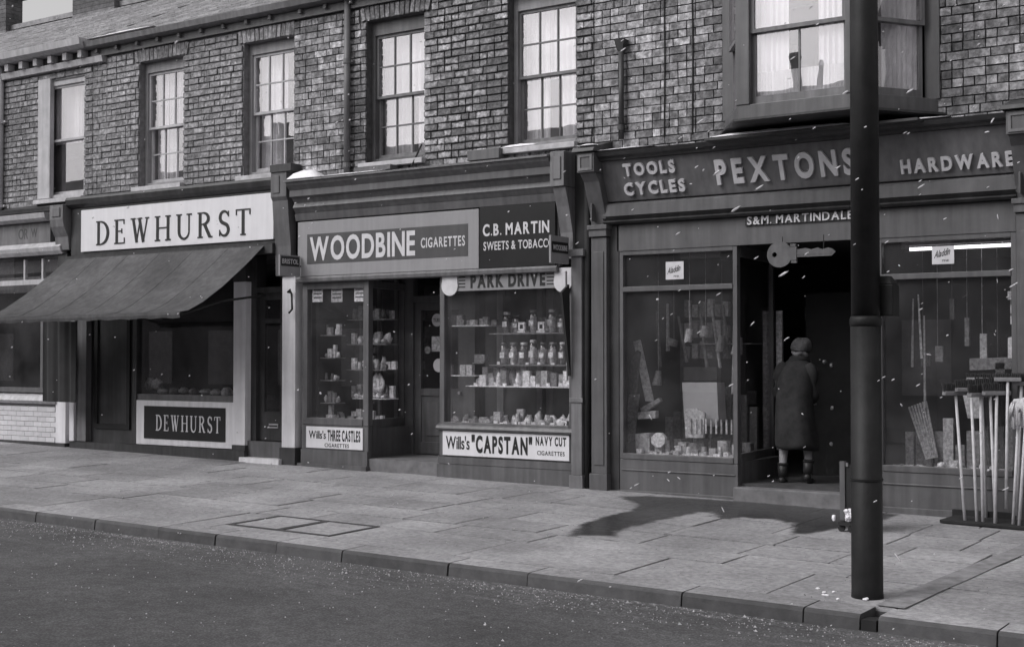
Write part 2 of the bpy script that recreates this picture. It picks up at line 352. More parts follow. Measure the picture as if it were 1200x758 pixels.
# a serif alphabet drawn as strokes for the two butcher's signs (unit cap height)
def arc(cx, cy, rx, ry, a0, a1, n=12):
    return [(cx+rx*math.cos(R(a0+(a1-a0)*i/n)), cy+ry*math.sin(R(a0+(a1-a0)*i/n))) for i in range(n+1)]
T, t_ = .135, .055
SERIF = {
 'D': (.74, [([(.13, 0), (.13, 1)], T), ([(.0, .02), (.3, .02)], t_), ([(0, .98), (.3, .98)], t_), (arc(.26, .5, .41, .47, -90, 90, 14), (t_, T*1.05))]),
 'E': (.62, [([(.13, 0), (.13, 1)], T), ([(0, .02), (.56, .02)], t_), ([(0, .98), (.54, .98)], t_), ([(.13, .52), (.42, .52)], t_), ([(.56, 0), (.56, .24)], t_*.9), ([(.54, 1), (.54, .8)], t_*.9), ([(.42, .62), (.42, .42)], t_*.8)]),
 'W': (1.02, [([(.13, 1), (.33, 0)], T), ([(.33, .02), (.52, 1)], t_), ([(.47, 1), (.69, 0)], T), ([(.69, .02), (.9, 1)], t_), ([(0, .98), (.26, .98)], t_), ([(.36, .98), (.62, .98)], t_), ([(.8, .98), (1.0, .98)], t_)]),
 'H': (.84, [([(.14, 0), (.14, 1)], T), ([(.7, 0), (.7, 1)], T), ([(.14, .52), (.7, .52)], t_), ([(0, .02), (.28, .02)], t_), ([(0, .98), (.28, .98)], t_), ([(.56, .02), (.84, .02)], t_), ([(.56, .98), (.84, .98)], t_)]),
 'U': (.8, [([(.14, 1), (.14, .32)], T), (arc(.4, .32, .26, .31, 180, 360, 12), (T, t_)), ([(.66, .32), (.66, 1)], t_*1.2), ([(0, .98), (.28, .98)], t_), ([(.54, .98), (.8, .98)], t_)]),
 'R': (.76, [([(.13, 0), (.13, 1)], T), ([(0, .02), (.27, .02)], t_), ([(0, .98), (.3, .98)], t_), (arc(.28, .755, .27, .225, -90, 90, 12), (t_, T)), ([(.13, .53), (.3, .53)], t_), ([(.36, .52), (.63, .02)], T), ([(.58, .02), (.76, .02)], t_)]),
 'S': (.56, [(arc(.28, .745, .2, .23, 20, 255, 14)+arc(.28, .255, .21, .23, 75, -160, 14), (t_*1.2, T*1.05, t_*1.2)), ([(.49, .98), (.49, .76)], t_*.9), ([(.06, .02), (.06, .26)], t_*.9)]),
 'T': (.7, [([(.35, 0), (.35, 1)], T), ([(0, .98), (.7, .98)], t_), ([(.22, .02), (.48, .02)], t_), ([(.02, 1), (.02, .78)], t_*.9), ([(.68, 1), (.68, .78)], t_*.9)]),
}
def serif_text(s, org, U, V, width, height, m, parent, depth, gap=.2, each='letter'):
    U = Vector(U).normalized(); V = Vector(V).normalized(); Nn = U.cross(V).normalized(); org = Vector(org)
    tot = sum(SERIF[c][0]+gap for c in s)-gap; sx = width/tot; x = 0
    for c in s:
        w, strokes = SERIF[c]; b = B()
        for si, (pts, th) in enumerate(strokes):
            n = len(pts); L_ = []; Rr = []
            for i, p in enumerate(pts):
                a = pts[max(i-1, 0)]; q = pts[min(i+1, n-1)]; dx, dy = q[0]-a[0], q[1]-a[1]; l = math.hypot(dx, dy) or 1
                f = i/(n-1)
                if isinstance(th, tuple):
                    tt = th[0]+(th[1]-th[0])*math.sin(math.pi*f) if len(th) == 2 and th[0] < th[1] else (th[0]+(th[1]-th[0])*f if len(th) == 2 else th[0]+(th[1]-th[0])*math.sin(math.pi*f))
                else: tt = th
                nx, ny = -dy/l*tt/2, dx/l*tt/2; L_.append((p[0]+nx, p[1]+ny)); Rr.append((p[0]-nx, p[1]-ny))
            d = depth+.0005*si
            for i in range(n-1):
                q = [L_[i], Rr[i], Rr[i+1], L_[i+1]]
                lo = [tuple(org+U*((x+a)*sx)+V*(bb*height)) for a, bb in q]; hi = [tuple(Vector(p)+Nn*d) for p in lo]
                b.hexa(lo+hi)
        b.build(each, m, parent); x += w+gap

# ------------------------------------------------------------------ the ground: road, kerb, pavement
X0, X1 = -27.0, 2.5
g = B(); g.add([(-600,-600,-1.2),(600,-600,-1.2),(600,600,-1.2),(-600,600,-1.2)], [(0,1,2,3)])
struct(g.build('ground', mat('earth', .1, .95, .3, 1), None))
def road_z(x, y): return gz(x, KERB_Y)-.10+.025*min(1, (KERB_Y-y)/4)
g = B()
ys = [KERB_Y+.02, -5.6, -6.8, -8.8, -10.8, -12.0]
for x0, x1 in ((-60, -30), (-30, -12), (-12, 6), (6, 40)):
    for a, b_ in zip(ys, ys[1:]):
        g.add([(x0, a, road_z(x0, a)), (x1, a, road_z(x1, a)), (x1, b_, road_z(x1, b_)), (x0, b_, road_z(x0, b_))], [(0,3,2,1)])
o = struct(g.build('road', M_asphalt))
pav = B(); pav.poly_z([(-60, 1.2), (-60, KERB_Y+.3), (40, KERB_Y+.3), (40, 1.2)], lambda x, y: gz(x, y)-.09, .06)
pavement = struct(pav.build('pavement', M_slabjoint))
far = B(); far.box(-60, 40, -17, -12.0, -.5, -.14); struct(far.build('far_pavement', M_slabjoint))
def quad_slab(x0, x1, y0, y1, name, m, par, top=0.0, th=.07, j=.004):
    b = B(); dz = random.uniform(-.003, .003)+top
    c = [(x0, y0), (x1, y0), (x1, y1), (x0, y1)]; tl = [random.uniform(-j, j) for _ in c]
    b.hexa([(x, y, gz(x, y)-th) for x, y in c]+[(x, y, gz(x, y)+dz+t*.5) for (x, y), t in zip(c, tl)])
    return b.build(name, m, par)
rows = [.0, -.62, -1.32, -1.98, -2.55, -3.12, -3.62, -4.52]
COV = (-9.46, -8.2, -4.32, -3.62)
for ri, (ya, yb) in enumerate(zip(rows, rows[1:])):
    x = -21.5+random.uniform(0, .5)
    while x < X1:
        L_ = random.choice([.62, .78, .92, 1.05]) if ri < 6 else random.choice([.92, 1.22, 1.5])
        if ri == 5: L_ *= 1.1
        xa, xb = x, x+L_
        cut = [(xa, xb)]
        if -2.92 > xa and -2.92 < xb+.1 or (xa < -3.2 < xb): pass
        g_ = .009
        if ri == 6:       # leave the inspection cover's place open
            segs = []
            if xb <= COV[0]-.03 or xa >= COV[1]+.03: segs = [(xa, xb)]
            else:
                if xa < COV[0]-.2: segs.append((xa, COV[0]-.03))
                if xb > COV[1]+.2: segs.append((COV[1]+.03, xb))
                elif xb > COV[1]: xb = COV[1]+.03
            for a, b_ in segs: quad_slab(a+g_, b_-g_, yb+g_, ya-g_, 'paving_slab', M_slab, pavement)
        else: quad_slab(xa+g_, xb-g_, yb+.013, ya-.013, 'paving_slab', M_slab, pavement)
        x = xb
# the narrow band above the cover
quad_slab(COV[0]-.02, COV[1]+.02, -4.52+.006, COV[2]-.03, 'paving_slab', M_slab, pavement)
cov = thing('inspection_cover', 'double stone-filled inspection cover with thin iron rims set in the pavement', 'manhole cover', (-8.83, -3.97, gz(-8.83, -3.97)))
b = B()
for xa, xb in ((COV[0], -8.84), (-8.84, COV[1])):
    for q in ((xa, xb, COV[2], COV[2]+.035), (xa, xb, COV[3]-.035, COV[3]), (xa, xa+.035, COV[2]+.035, COV[3]-.035), (xb-.035, xb, COV[2]+.035, COV[3]-.035)):
        b.poly_z([(q[0], q[2]), (q[1], q[2]), (q[1], q[3]), (q[0], q[3])], lambda x, y: gz(x, y)-.06, .062)
b.build('rim', M_slabjoint, cov)
for xa, xb in ((COV[0], -8.84), (-8.84, COV[1])):
    quad_slab(xa+.05, xb-.05, COV[2]+.05, COV[3]-.05, 'infill_panel', M_slab, cov, th=.05)
# kerb
kb = B(); kb.poly_z([(-60, KERB_Y+.3), (-60, KERB_Y+.03), (40, KERB_Y+.03), (40, KERB_Y+.3)], lambda x, y: gz(x, KERB_Y)-.16, .1)
kerb = struct(kb.build('kerb', M_slabjoint))
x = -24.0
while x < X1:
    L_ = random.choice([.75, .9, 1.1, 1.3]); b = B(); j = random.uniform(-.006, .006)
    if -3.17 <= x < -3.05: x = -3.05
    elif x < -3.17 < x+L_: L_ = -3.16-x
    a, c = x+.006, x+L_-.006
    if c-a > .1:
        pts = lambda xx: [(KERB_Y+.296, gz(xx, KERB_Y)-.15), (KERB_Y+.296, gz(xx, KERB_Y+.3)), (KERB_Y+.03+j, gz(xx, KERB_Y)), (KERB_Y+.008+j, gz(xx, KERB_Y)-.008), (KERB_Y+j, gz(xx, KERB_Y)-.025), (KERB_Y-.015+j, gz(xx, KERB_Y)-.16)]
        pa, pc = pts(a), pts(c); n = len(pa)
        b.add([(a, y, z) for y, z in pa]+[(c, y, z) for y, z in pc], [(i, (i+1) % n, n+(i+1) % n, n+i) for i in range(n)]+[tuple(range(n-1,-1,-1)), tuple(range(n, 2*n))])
        ko = b.build('kerb_stone', M_kerb, kerb); ko.data.materials.append(M_slab); ko.data.update()  # dark face has shade and grime in its colour, top takes slab tone
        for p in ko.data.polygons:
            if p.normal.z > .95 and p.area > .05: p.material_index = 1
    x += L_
# wet stain on the flags in front of the hardware shop
stain = [(-6.48,-3.16),(-6.3,-3.0),(-6.07,-2.94),(-6.2,-2.7),(-6.24,-2.38),(-6.23,-2.0),(-6.2,-1.5),(-6.18,-1.16),(-6.08,-1.04),(-5.96,-1.16),(-5.9,-1.3),(-5.78,-1.42),(-5.66,-1.2),(-5.5,-1.22),(-5.39,-1.13),(-5.2,-1.3),(-5.12,-1.24),(-5.0,-1.6),(-4.84,-1.96),(-4.7,-1.72),(-4.66,-1.4),(-4.5,-1.1),(-4.5,-.12),(-6.2,-.12),(-7.2,-.25),(-7.46,-.5),(-6.96,-.95),(-6.8,-1.4),(-6.78,-2.1),(-6.72,-2.5),(-6.6,-2.8)]
def rough_outline(pts, amp=.035, n=4):
    out = []
    for (x0, y0), (x1, y1) in zip(pts, pts[1:]+pts[:1]):
        for k in range(n):
            f = k/n; out.append((x0+(x1-x0)*f+random.uniform(-amp, amp), y0+(y1-y0)*f+random.uniform(-amp, amp)))
    return out
def wet_patch(pts, m):
    out = rough_outline(pts, .015, 3); n = len(out); st = .045
    def inside(x, y):
        c = False
        for (x0, y0), (x1, y1) in zip(out, out[1:]+out[:1]):
            if (y0 > y) != (y1 > y) and x < (x1-x0)*(y-y0)/(y1-y0)+x0: c = not c
        return c
    def dist(x, y):
        best = 9
        for (x0, y0), (x1, y1) in zip(out, out[1:]+out[:1]):
            dx, dy = x1-x0, y1-y0; t = max(0, min(1, ((x-x0)*dx+(y-y0)*dy)/(dx*dx+dy*dy+1e-9))); best = min(best, (x-x0-t*dx)**2+(y-y0-t*dy)**2)
        return math.sqrt(best)*(1 if inside(x, y) else -1)
    xs0, ys0 = min(p[0] for p in out)-.1, min(p[1] for p in out)-.1
    nx_, ny_ = int((max(p[0] for p in out)-xs0+.1)/st)+1, int((max(p[1] for p in out)-ys0+.1)/st)+1
    D = [[dist(xs0+a*st, ys0+b_*st) for b_ in range(ny_)] for a in range(nx_)]; idx = {}; vs = []; at_v = []; fs = []
    def vid(a, b_):
        if (a, b_) not in idx:
            x, y = xs0+a*st, ys0+b_*st; idx[(a, b_)] = len(vs); vs.append((x, y, gz(x, y)+.0058)); at_v.append(D[a][b_])
        return idx[(a, b_)]
    for a in range(nx_-1):
        for b_ in range(ny_-1):
            if max(D[a][b_], D[a+1][b_], D[a][b_+1], D[a+1][b_+1]) > -.03: fs.append((vid(a, b_), vid(a+1, b_), vid(a+1, b_+1), vid(a, b_+1)))
    me = bpy.data.meshes.new('puddle'); me.from_pydata(vs, [], fs); me.materials.append(m)
    at = me.attributes.new('depth', 'FLOAT', 'POINT')
    for i, v in enumerate(at_v): at.data[i].value = .5+v*7
    o = bpy.data.objects.new('puddle', me); COL.objects.link(o); return o
def wet_material():
    m = MATS['wet_stone']; nt = m.node_tree; N = nt.nodes; L = nt.links; p = N['Principled BSDF']
    at = N.new('ShaderNodeAttribute'); at.attribute_name = 'depth'
    geo = N.new('ShaderNodeNewGeometry'); n = N.new('ShaderNodeTexNoise'); n.inputs['Scale'].default_value = 9; n.inputs['Detail'].default_value = 8; L.new(geo.outputs['Position'], n.inputs['Vector'])
    a = N.new('ShaderNodeMath'); a.operation = 'ADD'; L.new(at.outputs['Fac'], a.inputs[0]); L.new(n.outputs['Fac'], a.inputs[1])
    mr = N.new('ShaderNodeMapRange'); mr.inputs['From Min'].default_value = .82; mr.inputs['From Max'].default_value = 1.35; mr.inputs['To Max'].default_value = .74; L.new(a.outputs[0], mr.inputs['Value'])
    t = N.new('ShaderNodeBsdfTransparent'); mx = N.new('ShaderNodeMixShader'); L.new(mr.outputs[0], mx.inputs[0]); L.new(t.outputs[0], mx.inputs[1]); L.new(p.outputs[0], mx.inputs[2]); L.new(mx.outputs[0], N['Material Output'].inputs[0])
    return m
struct(wet_patch(stain, wet_material()))
# narrow trench patch crossing the pavement beside the lamp post
b = B(); b.poly_z(rough_outline([(-3.18, -4.5), (-3.0, -1.2), (-2.93, -.1), (-2.8, -.1), (-2.85, -1.2), (-2.98, -4.5)], .008, 5), lambda x, y: gz(x, y)+.0055, .002)
struct(b.build('trench_patch', mat('trench_asphalt', .25, .9, .35, 8, .5, 60)))

# ------------------------------------------------------------------ bricks
VAR = {}
def brick_mesh(m, kind, k):
    key = (m.name, kind, k)
    if key not in VAR:
        r = random.Random(k*31+len(kind)); L_ = {'s': .205, 'h': .098}[kind]; H = .073
        j = lambda: r.uniform(-.0055, .0055)
        vs = [(-L_/2+j(), -.012+j(), -H/2+j()), (L_/2+j(), -.012+j(), -H/2+j()), (L_/2, .03, -H/2), (-L_/2, .03, -H/2), (-L_/2+j(), -.012+j(), H/2+j()), (L_/2+j(), -.012+j(), H/2+j()), (L_/2, .03, H/2), (-L_/2, .03, H/2)]
        me = bpy.data.meshes.new('brick'); me.from_pydata(vs, [], [(0,3,2,1),(4,5,6,7),(0,1,5,4),(1,2,6,5),(2,3,7,6),(3,0,4,7)]); me.materials.append(m); VAR[key] = me
    return VAR[key]
CH = .089
def brickwork(wall, x0, x1, z0, z1, openings, m, ms, y=0.0, limit=300):
    """openings: (xa, xb, za, zb). Single bricks as sub-parts of the wall, nearest first; the rest joined"""
    items = []; off = BASE.get(wall.name, Vector((0,0,0)))
    for r in range(int((z1-z0)/CH)):
        zc = z0+CH*(r+.5); iv = [(x0, x1)]
        for xa, xb, za, zb in openings:
            if za-.03 < zc < zb+.03:
                iv = [(p, q) for a, b_ in iv for p, q in ((a, min(b_, xa)), (max(a, xb), b_)) if q-p > .02]
        for a, b_ in iv:
            x = a; first = True
            while x < b_-.03:
                if r % 5 == 1: k = 'h' if random.random() > .3 else 's'
                else: k = 's' if random.random() > .22 else 'h'
                L_ = .215 if k == 's' else .108
                if first and r % 2: L_ = .108+.05*(r % 3 == 0); k = 'h' if L_ < .12 else 's'
                first = False; L_ = min(L_, b_-x)
                if L_ > .035: items.append((x+L_/2, zc, k, L_-.013))
                x += L_
    items.sort(key=lambda t: -t[0]*1.0-(0 if t[3] > .15 else .9))
    items.sort(key=lambda t: -(t[0]+(1.5 if t[3] > .15 else 0)))
    for i, (x, z, k, L_) in enumerate(items[:limit]):
        me = brick_mesh(m, k, random.randrange(5)); o = bpy.data.objects.new('brick', me); COL.objects.link(o); o.parent = wall
        o.location = Vector((x, y+random.uniform(-.004, .003), z+random.uniform(-.002, .002)))-off; o.scale = (L_/(.205 if k == 's' else .098), 1, 1)
    if len(items) > limit:
        b = B()
        for x, z, k, L_ in items[limit:]:
            j = lambda: random.uniform(-.003, .003); yy = y-.012+random.uniform(-.004, .003); H = .038; h = L_/2
            b.hexa([(x-h+j(), yy, z-H+j()), (x+h+j(), yy, z-H+j()), (x+h, y+.03, z-H), (x-h, y+.03, z-H), (x-h+j(), yy, z+H+j()), (x+h+j(), yy, z+H+j()), (x+h, y+.03, z+H), (x-h, y+.03, z+H)])
        b.build('brick_courses', ms, wall, kind='stuff')
def wall_with_holes(b, x0, x1, z0, z1, holes, y0, y1):
    xs = sorted({x0, x1}|{h[0] for h in holes}|{h[1] for h in holes}); 
    for a, c in zip(xs, xs[1:]):
        hs_ = sorted([h for h in holes if h[0] <= a+1e-6 and h[1] >= c-1e-6], key=lambda h: h[2]); z = z0
        for h in hs_:
            if h[2] > z: b.box(a, c, y0, y1, z, h[2])
            z = h[3]
        if z < z1: b.box(a, c, y0, y1, z, z1)

# ------------------------------------------------------------------ sash windows upstairs
def curtain(b, p, q, z0, z1, amp=.022, per=.075, off=0.0, th=.004):
    d = Vector((q[0]-p[0], q[1]-p[1])); L_ = d.length; d.normalize(); n = Vector((-d.y, d.x)); k = max(6, int(L_/.018)); ph = random.uniform(0, 6)
    rows_ = [z0, z0+(z1-z0)*.5, z1]; vs = []; fs = []
    for s_ in (0, 1):
        for zi, z in enumerate(rows_):
            for i in range(k+1):
                u = L_*i/k; w = amp*(.6+.4*math.sin(i*.37+ph))*math.sin(2*math.pi*u/per+ph+.25*zi)+off+s_*th
                vs.append((p[0]+d.x*u+n.x*w, p[1]+d.y*u+n.y*w, z))
    N_ = (k+1)*3
    for s_ in (0, 1):
        for r in range(2):
            for i in range(k):
                a = s_*N_+r*(k+1)+i; f = (a, a+1, a+k+2, a+k+1); fs.append(f if s_ else f[::-1])
    b.add(vs, fs)
def sash_window(root, xa, xb, za, zb, cols, rws, m_frame, curtains, yf=.14, arch=.0, mf_in=None, sill=(.07, .1), m_sill=None):
    fw = .055; mf_in = mf_in or m_frame
    f = B(); zt = zb-arch
    f.box(xa, xa+fw, yf-.03, yf+.12, za, zb); f.box(xb-fw, xb, yf-.03, yf+.12, za, zb)
    f.box(xa+fw, xb-fw, yf-.03, yf+.12, zt-.05, zb); f.box(xa+fw, xb-fw, yf-.035, yf+.12, za, za+.05)
    w = f.build('window', m_frame, root, bevel=.004)
    mid = (za+.05+zt-.05)/2; a, c = xa+fw, xb-fw
    for name, z0, z1, y in (('upper_sash', mid-.02, zt-.05, yf), ('lower_sash', za+.05, mid+.02, yf+.045)):
        s = B(); e = .036
        s.box(a, a+e, y, y+.04, z0, z1); s.box(c-e, c, y, y+.04, z0, z1)
        s.box(a+e, c-e, y, y+.04, z1-e, z1); s.box(a+e, c-e, y, y+.04, z0, z0+(.055 if 'low' in name else .035))
        zz0 = z0+(.055 if 'low' in name else .035); zz1 = z1-e
        for i in range(1, cols): 
            x = a+e+(c-a-2*e)*i/cols; s.box(x-.009, x+.009, y+.005, y+.035, zz0, zz1)
        for i in range(1, rws):
            z = zz0+(zz1-zz0)*i/rws
            for j in range(cols):
                xa_ = a+e+(c-a-2*e)*j/cols+(.009 if j else 0); xb_ = a+e+(c-a-2*e)*(j+1)/cols-(.009 if j < cols-1 else 0)
                s.box(xa_, xb_, y+.006, y+.034, z-.009, z+.009)
        s.build(name, mf_in, w)
        for i in range(cols):
            for j in range(rws):
                x_0 = a+e+(c-a-2*e)*i/cols; x_1 = a+e+(c-a-2*e)*(i+1)/cols; z_0 = zz0+(zz1-zz0)*j/rws; z_1 = zz0+(zz1-zz0)*(j+1)/rws
                B().box(x_0+.003, x_1-.003, y+.018, y+.022, z_0+.003, z_1-.003).build('pane', M_gup, w)
    for (u0, u1, z0, z1, m) in curtains:
        b = B(); W_ = c-a; curtain(b, (a+W_*u0, yf+.17), (a+W_*u1, yf+.17), za+.06+(zt-za)*z0, za+.02+(zt-za-.05)*z1)
        b.build('curtain', m, w)
    b = B(); b.prof(xa-sill[0], xb+sill[0]*.4, [(-.09, za-.085), (-.09, za-.02), (.12, za+.004), (.12, za-.085)]); b.build('sill', m_sill or M_stone, w, bevel=.006)
    return w

# ------------------------------------------------------------------ the terrace, four houses
EAVE = 5.98
HOUSES = [('corner_shop_building', 'leftmost house of the terrace, pale eaves cornice over a white-brick shop front', -27.0, -16.9),
          ('butcher_shop_building', 'sooty brick house over the butcher shop with the big sloping awning', -16.9, -12.75),
          ('sweet_shop_building', 'brick house over the sweet and tobacco shop between the butcher and the hardware shop', -12.75, -8.05),
          ('hardware_shop_building', 'brick house with a white-curtained bay window over the hardware shop', -8.05, 2.5)]
H = [thing(n, l, 'building', ((a+c)/2, 1, 0)) for n, l, a, c in HOUSES]
OPW = .95
def opening(r): return (r-OPW, r, 3.97, 5.80)
OPS = [[(-18.16, -17.10, 3.93, 5.76), (-20.6, -19.6, 3.93, 5.76)], [opening(-14.91), opening(-12.73-.03)], [opening(-10.53), opening(-8.30)], [(-6.33, -4.19, 3.85, 5.93)]]
WALLS = []
for i, (n, l, a, c) in enumerate(HOUSES):
    b = B(); wall_with_holes(b, a, c, 3.55, EAVE+.02, OPS[i], 0.012, .24)
    w = b.build('wall', M_mortar if i > 1 else M_mortar2, H[i]); WALLS.append(w)
SH = .20
def soldier_zone(o): return (o[0]-.12, o[1]+.12, o[3], o[3]+SH)
brickwork(WALLS[0], -19.4, -16.9, 3.56, EAVE, [tuple(o) for o in OPS[0]], M_brick2, M_brick2_s)
brickwork(WALLS[1], -16.9, -12.75, 3.56, EAVE, OPS[1]+[soldier_zone(o) for o in OPS[1]], M_brick2, M_brick2_s)
brickwork(WALLS[2], -12.75, -8.05, 3.56, EAVE, OPS[2]+[soldier_zone(o) for o in OPS[2]], M_brick, M_brick_s)
brickwork(WALLS[3], -8.05, 2.5, 3.56, EAVE, OPS[3], M_brick, M_brick_s)
for i in (1, 2):
    for o_ in OPS[i]:
        n = 14; off = BASE[WALLS[i].name]
        for k in range(n):
            x = o_[0]-.1+(OPW+.2)*(k+.5)/n
            if x > HOUSES[i][3]-.02: continue
            me = brick_mesh(M_brick if i == 2 else M_brick2, 's', k % 5); q = bpy.data.objects.new('arch_brick', me); COL.objects.link(q); q.parent = WALLS[i]
            q.location = Vector((x, 0, o_[3]+.09))-off; q.rotation_euler = (0, R(90)+(k-n/2+.5)*.03, 0); q.scale = (.85, 1, .95)
# party walls, room boxes and the back so nothing is hollow from the side
for i, (n, l, a, c) in enumerate(HOUSES):
    b = B(); b.box(a+.02, a+.12, .26, 7.8, 2.9, 6.0); b.box(c-.12, c-.02, .26, 7.8, 2.9, 6.0); b.box(a+.12, c-.12, 3.2, 3.3, 3.0, 6.0); b.box(a+.02, c-.02, .26, 7.8, 2.78, 2.88); b.box(a+.02, c-.02, .26, 7.8, 6.01, 6.08)
    b.build('interior_wall', M_interior, H[i])
C_ = M_curtain
sash_window(H[1], *OPS[1][0], 3, 2, M_sash, [(0.0, .3, 0, 1, C_), (.3, .68, .5, 1, M_net), (.68, 1, .0, 1, C_), (.3, .5, 0, .5, M_net)], arch=.1, mf_in=M_cream)
sash_window(H[1], *OPS[1][1], 3, 2, M_sash, [(0, .35, 0, 1, C_), (.35, .6, .45, 1, C_), (.72, 1, 0, 1, C_), (.35, .5, 0, .5, M_net)], arch=.1, mf_in=M_cream)
sash_window(H[2], *OPS[2][0], 3, 2, M_midpaint, [(0, .52, 0, 1, M_net), (.66, 1, 0, 1, C_), (.52, .66, .45, 1, C_)], arch=.13, mf_in=M_lightpaint)
sash_window(H[2], *OPS[2][1], 3, 2, M_sash, [(0, .4, 0, 1, C_), (.62, 1, 0, 1, C_), (.4, .62, .45, 1, C_)], arch=.13, mf_in=M_lightpaint)
w0 = sash_window(H[0], *OPS[0][0], 1, 1, M_cream, [(.0, 1, .45, 1, M_net)], yf=.06, arch=.03, mf_in=M_cream, m_sill=M_cream)
B().box(-18.2, -17.9, -.03, .05, 3.93, 5.8).build('architrave', M_cream, w0, bevel=.006)
sash_window(H[0], *OPS[0][1], 1, 1, M_cream, [(0, 1, 0, 1, M_net)], yf=.06, mf_in=M_cream, m_sill=M_cream)
# eaves
b = B(); b.prof(-27, -16.6, [(-.02, 5.9), (-.08, 5.9), (-.1, 5.99), (.011, 5.99), (.011, 5.9)]); b.build('frieze', M_cream, H[0])
b = B(); b.prof(-27, -16.88, [(.0, 6.12), (-.2, 6.12), (-.28, 6.16), (-.3, 6.26), (.0, 6.26)]); b.build('gutter', M_cream, H[0])
b = B(); b.prof(-27, -16.88, [(0.2, 5.995), (-.03, 5.995), (-.03, 6.115), (0.2, 6.115)]); b.build('eaves_board', M_darkpaint, H[0])
x = -26.8
while x < -16.95: B().box(x, x+.09, -.16, -.035, 6.0, 6.11).build('eaves_bracket', M_cream, H[0]); x += .36
for i in (1, 2, 3):
    a, c = HOUSES[i][2], HOUSES[i][3]
    b = B(); b.prof(a, c, [(.011, 5.99), (-.05, 5.99), (-.05, 6.1), (.011, 6.1)]); b.build('eaves_board', M_midpaint, H[i])
    b = B(); b.prof(a, c, [(.0, 6.105), (-.14, 6.105), (-.2, 6.12), (-.22, 6.2), (0, 6.2)]); b.build('gutter', M_lightpaint if i == 1 else M_midpaint, H[i])
    x = a+.15
    while x < c: B().box(x, x+.05, -.10, -.052, 6.04, 6.1).build('eaves_bracket', M_midpaint, H[i]); x += .45
# roofs with coursed slates
for i, (n, l, a, c) in enumerate(HOUSES):
    b = B(); b.prof(a, c, [(-.1, 6.23), (4.0, 8.24), (8.1, 6.23)]); rf = b.build('roof', M_slate, H[i])
    b = B(); nrow = 16
    for r in range(nrow):
        y0 = -.1+4.1*r/nrow; z0 = 6.23+2.01*r/nrow; y1 = -.1+4.1*(r+1)/nrow+.02; z1 = 6.23+2.01*(r+1)/nrow+.01
        x = a+(.15 if r % 2 else 0)
        while x < c-.05:
            x2 = min(x+.3, c); j = random.uniform(.01, .018)
            b.hexa([(x+.004, y0, z0+.002), (x2-.004, y0, z0+.002), (x2-.004, y1, z1+.002), (x+.004, y1, z1+.002), (x+.004, y0, z0+j+.012), (x2-.004, y0, z0+j+.012), (x2-.004, y1, z1+j*.4), (x+.004, y1, z1+j*.4)]); x += .3
    b.build('slates', M_slate, rf, kind='stuff')
    B().box(a, c, 3.92, 4.08, 8.235, 8.33).build('ridge_tiles', M_slate, rf)
def chimney(root, xa, xb, top, y0=3.6, y1=4.4):
    rf = [c for c in root.children if c.name.startswith('roof')][0]
    b = B(); z = 7.6; k = 0
    while z < top:
        out = .07 if top-.36 < z < top-.1 else 0
        b.box(xa-out, xb+out, y0-out, y1+out, z+.003, z+.085); z += .088; k += 1
    b.box(xa+.01, xb-.01, y0+.01, y1-.01, 7.5, top-.01)
    o = b.build('chimney', M_chim, rf)
    n = max(2, int((xb-xa)/.4))
    for i in range(n):
        x = xa+(xb-xa)*(i+.5)/n; B().tube([(x, 4, top-.02), (x, 4, top+.1), (x, 4, top+.5)], [.14, .12, .1], 12).build('chimney_pot', M_chim, root, smooth=True)
chimney(H[0], -26.0, -24.5, 9.2, 3.8, 4.2); chimney(H[0], -22.35, -21.1, 10.2, 3.8, 4.2)
chimney(H[1], -13.3, -12.2, 9.6); chimney(H[2], -8.6, -7.5, 9.6)
# rainwater pipes, wires
def pipe(x, z0, z1, r, m, lab, hopper=None, y=-.07):
    t = thing('rainwater_pipe', lab, 'pipe', (x, y, z0))
    B().tube([(x, y, z0), (x, y, z1)], r, 12).build('pipe', m, t, smooth=True)
    z = z0+.1
    while z < z1-.1:
        B().tube([(x, y, z), (x, y, z+.06)], r*1.28, 12).build('collar', m, t, smooth=False)
        B().box(x-r*1.9, x+r*1.9, -.06 if y < -.06 else y-.01, .0, z+.015, z+.045).build('bracket', m, t); z += 1.35
    if hopper: B().add(*hopper_geo(x, y, z1, hopper)).build('hopper', m, t)
    return t
def hopper_geo(x, y, z, w):
    c = [(-w*.5, -w*.5), (w*.5, -w*.5), (w*.5, w*.5), (-w*.5, w*.5)]
    return ([(x+a*.55, y+b_*.5, z-.02) for a, b_ in c]+[(x+a, y+b_*.8, z+.1) for a, b_ in c], [(0,3,2,1),(4,5,6,7),(0,1,5,4),(1,2,6,5),(2,3,7,6),(3,0,4,7)])
pipe(-11.75, 3.82, 6.12, .042, M_pipe, 'grey iron rainwater pipe running down between the second and third sash windows')
pipe(-19.14, 3.75, 6.12, .075, M_pipelight, 'pale drainpipe at the far left end of the upstairs wall')
pipe(-7.66, 3.92, 4.94, .03, M_darkpaint, 'short dark vent pipe with a box head on the bricks left of the bay', hopper=.13)
for px, l in ((780, 'thin cable down the bricks, nearer the vent pipe'), (813, 'thin cable down the bricks, nearer the bay window')):
    x = WX(px); b = B(); b.tube([(x, -.02, 3.9), (x+.01, -.022, 4.8), (x, -.02, 6.0)], .009, 6); tag(b.build('wall_cable', M_black), l, 'cable', 'cables on the brick wall')

